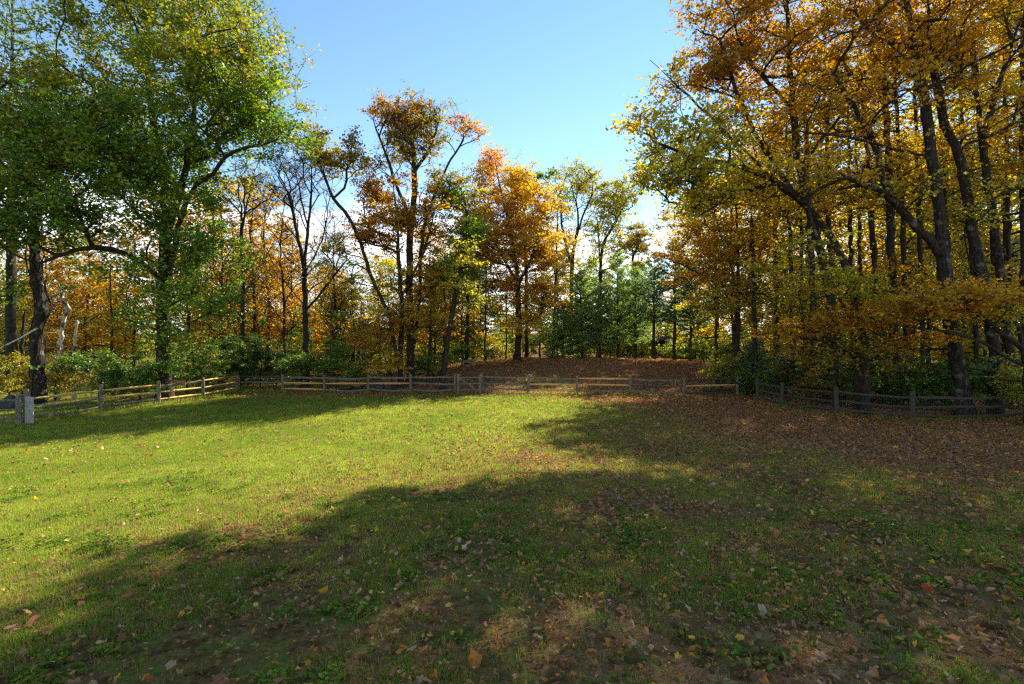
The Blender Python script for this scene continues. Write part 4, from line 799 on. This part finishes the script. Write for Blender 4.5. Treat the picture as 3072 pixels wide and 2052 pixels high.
bb = G(1407, 37.0); bench = empty('wooden_bench', bb); tag(bench, 'small weathered wooden bench among shrubs left of the leafy rise', 'bench')
box('seat', bb+[0, 0, 0.45], (1.0, 0.35, 0.06), WOOD_OLD, bench, origin=bb); box('backrest', bb+[0, 0.2, 0.72], (1.0, 0.05, 0.22), WOOD_OLD, bench, origin=bb)
for sx in (-0.42, 0.42):
    for sy in (-0.12, 0.14): box('leg', bb+[sx, sy, 0.2], (0.07, 0.07, 0.44), WOOD_OLD, bench, origin=bb)
def log(name, label, cat, pts, r, m, seed, k=8):
    rng = np.random.default_rng(seed); P = catmull(pts, 0.25); P[1:-1] += rng.normal(0, 0.015, (len(P)-2, 3)); R = np.linspace(1, 0.6, len(P))*r*(1+rng.normal(0, 0.06, len(P)))
    v, q = tube(P, R, k, rng, 0.08); o = make_mesh(name, v, [q, np.arange(k)[::-1][None], (np.arange(k)+(len(P)-1)*k)[None]], m, None, True); tag(o, label, cat)
def gp(px, d, dz=0.0): g = G(px, d); g[2] += dz; return g
log('fallen_log', 'grey fallen limb lying behind the back fence left of the small rust maple', 'log', [gp(1015, 30.4, 0.15), gp(1050, 30.6, 0.14), gp(1095, 31.0, 0.28)], 0.10, BARK_L, 501)
log('fallen_log', 'dark thin fallen branch crossing the grey fallen limb', 'log', [gp(1050, 30.9, 0.3), gp(1085, 30.7, 0.12), gp(1120, 30.5, 0.06)], 0.06, BARK, 502)
log('fallen_log', 'dark fallen log at the right end of the back fence', 'log', [gp(2110, 28.5, 0.16), gp(2155, 28.6, 0.22), gp(2200, 28.8, 0.15)], 0.16, BARK, 503)
log('fallen_log', 'bent branch lying on the leafy slope behind the middle gate', 'log', [gp(1335, 33, 0.03), gp(1350, 33.2, 0.12), gp(1362, 33.3, 0.03)], 0.04, BARK_L, 504)
def boulder(label, px, d, s, seed):
    rng = np.random.default_rng(seed); b = G(px, d); n = 10; V = []
    ph = rng.uniform(0, 6, 6)
    for i in range(n+1):
        th = math.pi*i/n
        for j in range(14):
            a = 2*math.pi*j/14; rr_ = 1+0.16*math.sin(2*a+ph[0])*math.sin(th)+0.12*math.sin(3*a+2*th+ph[1])+0.09*math.sin(5*a+ph[2]-3*th)*math.sin(th); V.append([s[0]*rr_*math.sin(th)*math.cos(a), s[1]*rr_*math.sin(th)*math.sin(a), s[2]*rr_*math.cos(th)])
    V = np.array(V)+b+[0, 0, s[2]*0.35]; i = np.arange(n)[:, None]*14; j = np.arange(14)[None]; j2 = (j+1) % 14
    Q = np.stack([i+j, i+14+j, i+14+j2, i+j2], -1).reshape(-1, 4); tag(make_mesh('boulder', V, [Q], ROCK, None, True), label, 'boulder')
boulder('low dark boulder behind the left gate at the picture edge', 38, 23.0, (0.75, 0.5, 0.45), 1)
boulder('round dark boulder at the foot of the small rust maple', 1133, 30.2, (0.42, 0.35, 0.55), 2)

# ------------------------------------------------------------------ fallen leaves
def star_leaf(rng, curl):
    """a lobed leaf of unit size: centre + 10 rim points, curled"""
    k = 10; a = np.linspace(-math.pi/2, 1.5*math.pi, k, endpoint=False)+rng.normal(0, 0.13, k); lob = rng.uniform(0.04, 0.22)
    r = np.where(np.arange(k) % 2 == 0, 0.46-lob, 0.50)*rng.uniform(0.8, 1.12, k); r[0] = 0.22+0.1*rng.uniform()
    V = np.vstack([[0, 0, 0], np.stack([r*np.cos(a)*rng.uniform(0.5, 0.95), r*np.sin(a)*1.1, np.zeros(k)], -1)])
    ax = rng.uniform(0, math.pi); c_, s_ = math.cos(ax), math.sin(ax); u = V[:, 0]*c_+V[:, 1]*s_; t_ = -V[:, 0]*s_+V[:, 1]*c_
    R_ = 0.55/max(curl, 0.2); u2 = R_*np.sin(np.clip(u/R_, -1.5, 1.5)); zz_ = R_*(1-np.cos(np.clip(u/R_, -1.5, 1.5))); V[:, 0] = u2*c_-t_*s_; V[:, 1] = u2*s_+t_*c_; V[:, 2] = zz_*rng.choice([1, 1, -1])+(0.25 if 0 else 0); V[:, 2] -= V[:, 2].min(); V[1:, 2] += rng.normal(0, 0.035, k)
    Tt = np.array([[0, 1+i, 1+(i+1) % k] for i in range(k)]); return V, Tt
P_LIT = [((0.42, 0.24, 0.125), 4), ((0.34, 0.17, 0.075), 6), ((0.22, 0.10, 0.04), 5), ((0.44, 0.17, 0.045), 2.2), ((0.58, 0.30, 0.04), 1.4), ((0.64, 0.44, 0.06), 0.8), ((0.36, 0.07, 0.025), 0.5), ((0.56, 0.39, 0.24), 1.0)]
rng = np.random.default_rng(77)
def leaf_density(x, y):
    L = litter(x, y); base = 7+5*sstep(-0.5, 0.6, vnoise(x, y, 1.7, 8)); near = 125*sstep(-7, 4, x+0.25*(8-y))*(1-sstep(14, 22, y)*(1-L))
    df = np.full(np.shape(x), 9.0)
    for run in FENCE_RUNS:
        for (xa, ya), (xb, yb) in zip(run[:-1], run[1:]):
            t_ = np.clip(((x-xa)*(xb-xa)+(y-ya)*(yb-ya))/((xb-xa)**2+(yb-ya)**2), 0, 1); df = np.minimum(df, np.hypot(x-xa-t_*(xb-xa), y-ya-t_*(yb-ya)))
    return 45*np.exp(-(df/0.35)**2)+base*1.9+near*(0.5+0.5*(vnoise(x, y, 0.8, 9)+1)/1.2)+105*L**1.5*sstep(9, 14, y+0.3*x)+30*L
def scatter(n_try, ylo, yhi, dens):
    y = rng.uniform(ylo, yhi, n_try); xw = 1.12*y+0.6; x = rng.uniform(-1, 1, n_try)*xw
    area = (xw*2*(yhi-ylo)/n_try); keep = rng.uniform(0, 1, n_try) < dens(x, y)*area
    return x[keep], y[keep]
lx, ly = [], []
for lo, hi, nn in ((2.9, 6, 12000), (6, 10, 30000), (10, 16, 60000), (16, 24, 90000), (24, 34, 110000), (34, 46, 90000)):
    f = 1.0 if hi <= 24 else 0.55
    x, y = scatter(nn, lo, hi, lambda a, b_: leaf_density(a, b_)*f); lx.append(x); ly.append(y)
lx = np.concatenate(lx); ly = np.concatenate(ly)
keep = ~((ly > 34) & (lx < -9)); lx, ly = lx[keep], ly[keep]
order = np.argsort(np.hypot(lx, ly)+0*ly); lx, ly = lx[order], ly[order]; n = len(lx); print('fallen leaves', n)
lz = gz(lx, ly)+0.024+0.026*rng.uniform(0, 1, n)+0.016*(1-baldness(lx, ly))
lc = pick(P_LIT, n, rng); lsz = rng.lognormal(math.log(0.058), 0.36, n)*np.where(ly > 24, 1.4, 1.0)
lsz = np.clip(lsz, 0.04, 0.17)
NV = 24; var = [star_leaf(rng, c) for c in rng.uniform(0.3, 2.8, NV)]
def rotm(az, tx, ty):
    ca, sa = np.cos(az), np.sin(az); cx, sx = np.cos(tx), np.sin(tx); cy, sy = np.cos(ty), np.sin(ty)
    Rz = np.zeros((len(az), 3, 3)); Rz[:, 0, 0] = ca; Rz[:, 0, 1] = -sa; Rz[:, 1, 0] = sa; Rz[:, 1, 1] = ca; Rz[:, 2, 2] = 1
    Rx = np.zeros_like(Rz); Rx[:, 0, 0] = 1; Rx[:, 1, 1] = cx; Rx[:, 1, 2] = -sx; Rx[:, 2, 1] = sx; Rx[:, 2, 2] = cx
    Ry = np.zeros_like(Rz); Ry[:, 1, 1] = 1; Ry[:, 0, 0] = cy; Ry[:, 0, 2] = sy; Ry[:, 2, 0] = -sy; Ry[:, 2, 2] = cy
    return Rz@Rx@Ry
az = rng.uniform(0, 6.28, n); tx = rng.normal(0, 0.42, n); ty = rng.normal(0, 0.42, n); Rm = rotm(az, tx, ty)
# the 300 nearest as objects of their own, sharing mesh data
infr = (np.abs(lx)/ly < 1.06) & (ly > 3.55); near_i = np.where(infr)[0][:300]; isn = np.zeros(n, bool); isn[near_i] = True
LCOL = [('brown', (0.30, 0.14, 0.065)), ('tan', (0.50, 0.32, 0.19)), ('orange', (0.52, 0.20, 0.04)), ('gold', (0.60, 0.38, 0.06))]
meshes = []
for vi in range(NV):
    for ci, (cn, c_) in enumerate(LCOL):
        V_, T_ = var[vi]; o = make_mesh('fallen_leaf', V_, [T_], DRY, None, False, col=np.repeat(np.array([c_]), len(T_), 0)*rng.uniform(0.8, 1.15, (len(T_), 1))); meshes.append(o.data); bpy.data.objects.remove(o)
for i in near_i:
    vi = int(rng.integers(NV)); c = lc[i]; ci = int(np.argmin([np.abs(np.array(k[1])-c).sum() for k in LCOL]))
    o = bpy.data.objects.new('fallen_leaf', meshes[vi*4+ci]); COL.objects.link(o); o.parent = ground
    o.location = (lx[i], ly[i], lz[i]+0.015); s = float(lsz[i]); o.scale = (s, s, s); o.rotation_euler = (float(tx[i]), float(ty[i]), float(az[i]))
rest = np.where(~isn)[0]
Vs, Ts, Cs, off = [], [], [], 0
vidx = rng.integers(0, NV, n)
full = rest[ly[rest] < 13]; far = rest[ly[rest] >= 13]
for vi in range(NV):
    ii = full[vidx[full] == vi]; V0, T0 = var[vi]
    Vv = np.einsum('nij,kj->nki', Rm[ii]*lsz[ii][:, None, None], V0)+np.stack([lx[ii], ly[ii], lz[ii]+0.015], -1)[:, None, :]
    Tt = T0[None]+(np.arange(len(ii))*len(V0))[:, None, None]+off; off += len(ii)*len(V0)
    Vs.append(Vv.reshape(-1, 3)); Ts.append(Tt.reshape(-1, 3)); Cs.append(np.repeat(lc[ii], len(T0), 0))
Vs = np.vstack(Vs); Ts = np.vstack(Ts); Cs = np.vstack(Cs)
o = make_mesh('fallen_leaves', Vs, [Ts], DRY, None, False, col=Cs); tag(o, 'brown and orange fallen leaves strewn over the shaded foreground grass', 'fallen leaves', kind='stuff')
ii = far; K = np.array([[-0.5, 0.0, 0.12], [0.0, 0.36, -0.02], [0.5, 0.05, 0.15], [0.05, -0.38, 0.0]])
Vv = np.einsum('nij,kj->nki', Rm[ii]*lsz[ii][:, None, None]*1.15, K)+np.stack([lx[ii], ly[ii], lz[ii]+0.01], -1)[:, None, :]
o = make_mesh('fallen_leaves', Vv.reshape(-1, 3), [np.arange(len(ii)*4).reshape(-1, 4)], DRY, None, False, col=lc[ii]); tag(o, 'carpet of brown fallen leaves along the fences and over the rise', 'fallen leaves', kind='stuff')

fx, fy = scatter(150000, 2.9, 14, lambda a, b_: (80+430*np.clip(baldness(a, b_)*1.1-0.1, 0, 1)*sstep(-0.7, 0.4, vnoise(a, b_, 1.3, 41)))*(1-0.6*sstep(9, 14, b_)))
n = len(fx); print('thatch', n); Rf = rotm(rng.uniform(0, 6.28, n), rng.normal(0, 0.4, n), rng.normal(0, 0.4, n)); fs = rng.uniform(0.012, 0.042, n); asp = rng.uniform(0.12, 0.9, n)
K4 = np.stack([np.stack([-0.5+0*asp, 0*asp, 0*asp], -1), np.stack([0*asp, asp*0.45, 0.05+0*asp], -1), np.stack([0.5+0*asp, 0.05*asp, 0.1+0*asp], -1), np.stack([0.05+0*asp, -asp*0.5, 0*asp], -1)], 1)
Vv = np.einsum('nij,nkj->nki', Rf*fs[:, None, None], K4)+np.stack([fx, fy, gz(fx, fy)+rng.uniform(0.004, 0.03, n)], -1)[:, None, :]
P_TH = [((0.20, 0.095, 0.035), 5), ((0.34, 0.18, 0.07), 4), ((0.46, 0.20, 0.05), 2.5), ((0.50, 0.33, 0.16), 2.5), ((0.08, 0.05, 0.03), 3)]
o = make_mesh('leaf_crumbs', Vv.reshape(-1, 3), [np.arange(n*4).reshape(-1, 4)], DRY, None, False, col=pick(P_TH, n, rng)); tag(o, 'brown crumbled leaf bits and dead stalks in the foreground turf', 'leaf litter', kind='stuff')
# ------------------------------------------------------------------ grass and low weeds, instanced tufts
def tuft_mesh(kind, seed):
    rng = np.random.default_rng(seed); V, Tt = [], []
    if kind == 'grass':
        for i in range(16):
            p = np.array([*rng.normal(0, 0.035, 2), -0.01]); a = rng.uniform(0, 6.28); h = rng.uniform(0.025, 0.075); ln = rng.uniform(0.2, 1.0)*h; d_ = np.array([math.cos(a), math.sin(a), 0]); s = np.array([-d_[1], d_[0], 0])*0.0024
            k = len(V); V += [p-s, p+s, p+d_*ln*0.4+[0, 0, h*0.7]+s*0.8, p+d_*ln*0.4+[0, 0, h*0.7]-s*0.8, p+d_*ln+[0, 0, h*0.95]]; Tt += [[k, k+1, k+2], [k, k+2, k+3], [k+3, k+2, k+4]]
    else:
        for i in range(9):
            a = rng.uniform(0, 6.28); r = rng.uniform(0.01, 0.07); c = np.array([r*math.cos(a), r*math.sin(a), rng.uniform(0.012, 0.04)]); s = rng.uniform(0.009, 0.017); tl = rng.normal(0, 0.35, 2); k = len(V)
            V.append(c)
            for j in range(6):
                b_ = j*math.pi/3; dx_, dy_ = s*math.cos(b_), s*math.sin(b_); V.append(c+np.array([dx_, dy_, dx_*tl[0]+dy_*tl[1]+0.003]))
            Tt += [[k, k+1+j, k+1+(j+1) % 6] for j in range(6)]
    return np.array(V), np.array(Tt)
def inst_material(name, base_attr=True):
    m, t = mat(name); at_ = N(t, 'ShaderNodeAttribute', attribute_name='tint', attribute_type='INSTANCER')
    d = N(t, 'ShaderNodeBsdfDiffuse'); tr = N(t, 'ShaderNodeBsdfTranslucent'); h = N(t, 'ShaderNodeHueSaturation'); h.inputs['Value'].default_value = 1.5
    t.links.new(at_.outputs['Color'], d.inputs['Color']); t.links.new(at_.outputs['Color'], h.inputs['Color']); t.links.new(h.outputs[0], tr.inputs['Color'])
    m1 = N(t, 'ShaderNodeMixShader'); m1.inputs[0].default_value = 0.5; t.links.new(d.outputs[0], m1.inputs[1]); t.links.new(tr.outputs[0], m1.inputs[2])
    o = N(t, 'ShaderNodeOutputMaterial'); t.links.new(m1.outputs[0], o.inputs[0]); return m
TUFT = inst_material('grass_tuft')
def tufts(name, label, cat, kind, x, y, scale, colr, seed):
    V, T_ = tuft_mesh(kind, seed); src = make_mesh(name+'_tuft', V, [T_], TUFT); COL.objects.unlink(src)
    n = len(x); me = bpy.data.meshes.new(name); me.vertices.add(n); me.vertices.foreach_set('co', np.stack([x, y, gz(x, y)], -1).astype(np.float32).ravel())
    a = me.attributes.new('tint', 'FLOAT_COLOR', 'POINT'); c = np.ones((n, 4), np.float32); c[:, :3] = colr; a.data.foreach_set('color', c.ravel())
    a = me.attributes.new('sc', 'FLOAT', 'POINT'); a.data.foreach_set('value', scale.astype(np.float32))
    a = me.attributes.new('rot', 'FLOAT_VECTOR', 'POINT'); r_ = np.zeros((n, 3), np.float32); rg = np.random.default_rng(seed); r_[:, 2] = rg.uniform(0, 6.28, n); a.data.foreach_set('vector', r_.ravel())
    o = bpy.data.objects.new(name, me); COL.objects.link(o); tag(o, label, cat, kind='stuff')
    g = bpy.data.node_groups.new(name+'_scatter', 'GeometryNodeTree'); g.interface.new_socket('Geometry', in_out='INPUT', socket_type='NodeSocketGeometry'); g.interface.new_socket('Geometry', in_out='OUTPUT', socket_type='NodeSocketGeometry')
    gi = g.nodes.new('NodeGroupInput'); go = g.nodes.new('NodeGroupOutput'); ip = g.nodes.new('GeometryNodeInstanceOnPoints'); oi = g.nodes.new('GeometryNodeObjectInfo'); oi.inputs['Object'].default_value = src
    def na(nm, tp): q = g.nodes.new('GeometryNodeInputNamedAttribute'); q.data_type = tp; q.inputs['Name'].default_value = nm; return q
    s_ = na('sc', 'FLOAT'); rt_ = na('rot', 'FLOAT_VECTOR')
    g.links.new(gi.outputs[0], ip.inputs['Points']); g.links.new(oi.outputs['Geometry'], ip.inputs['Instance'])
    g.links.new(s_.outputs['Attribute'], ip.inputs['Scale']); g.links.new(rt_.outputs['Attribute'], ip.inputs['Rotation']); g.links.new(ip.outputs[0], go.inputs[0])
    md = o.modifiers.new('scatter', 'NODES'); md.node_group = g
    return o
rng = np.random.default_rng(99)
def gdens(x, y):
    L = litter(x, y); bald = baldness(x, y); f = np.clip(1-1.15*L**2, 0, 1)*(1-0.95*bald*sstep(-0.6, 0.35, vnoise(x, y, 0.9, 12)+0.4*vnoise(x, y, 0.3, 13)))
    return f
gx, gy, gs = [], [], []
for lo, hi, nn, D, S in ((2.9, 6, 40000, 520, 1.0), (6, 10, 60000, 380, 1.15), (10, 16, 90000, 200, 1.45), (16, 24, 90000, 90, 1.9), (24, 30, 50000, 50, 2.1), (30, 44, 16000, 14, 2.6)):
    x, y = scatter(nn, lo, hi, lambda a, b_: D*gdens(a, b_)); gx.append(x); gy.append(y); gs.append(S*rng.uniform(0.7, 1.2, len(x))*(0.72+0.28*baldness(x, y)))
for run in FENCE_RUNS:
    for (xa, ya), (xb, yb) in zip(run[:-1], run[1:]):
        m_ = int(70*math.hypot(xb-xa, yb-ya)); u_ = rng.uniform(0, 1, m_); post_ = np.minimum(u_, 1-u_) < 0.06; keep_ = rng.uniform(0, 1, m_) < np.where(post_, 1, 0.45*(0.5+0.5*vnoise(u_*9+xa, u_*0, 1.0, 51)))*(1-0.6*litter(xa+(xb-xa)*u_, ya+(yb-ya)*u_))
        u_ = u_[keep_]; x = xa+(xb-xa)*u_+rng.normal(0, 0.09, len(u_)); y = ya+(yb-ya)*u_+rng.normal(0, 0.09, len(u_)); gx.append(x); gy.append(y); gs.append(rng.uniform(2.2, 4.2, len(u_)))
gx = np.concatenate(gx); gy = np.concatenate(gy); gs = np.concatenate(gs); n = len(gx); print('tufts', n)
t1 = (vnoise(gx, gy, 4.2, 20)*0.45+vnoise(gx, gy, 1.6, 21)*0.5+vnoise(gx, gy, 0.45, 22)*0.45+1)/2; t1 = np.clip(t1+rng.normal(0, 0.13, n), 0, 1)[:, None]
cA, cB = np.array([0.15, 0.25, 0.02]), np.array([0.38, 0.42, 0.05]); gc = cA*(1-t1)+cB*t1
dry = (rng.uniform(0, 1, n) < 0.05+0.34*baldness(gx, gy))[:, None]; gc = np.where(dry, np.array([0.34, 0.22, 0.08]), gc)
tufts('grass', 'mown green grass of the lawn, long in tufts near the viewer', 'grass', 'grass', gx, gy, gs, gc, 5)
x, y = scatter(90000, 2.9, 13, lambda a, b_: 300*sstep(0.05, 0.7, 0.7*vnoise(a, b_, 0.33, 31)+0.5*vnoise(a, b_, 1.1, 32))*0.55*(1-sstep(8, 13, b_))*(1-0.6*litter(a, b_)))
n = len(x); print('weeds', n)
tufts('ground_cover', 'small round leaved weeds and clover growing in the foreground lawn', 'weeds', 'clover', x, y, rng.uniform(0.8, 1.5, n), pick([((0.12, 0.20, 0.025), 4), ((0.18, 0.27, 0.03), 3), ((0.26, 0.32, 0.05), 3)], n, rng), 6)
tri = 0
for o in bpy.data.objects:
    if o.type == 'MESH': tri += len(o.data.loops)-2*len(o.data.polygons)
print('triangles', tri, 'objects', len(bpy.data.objects))
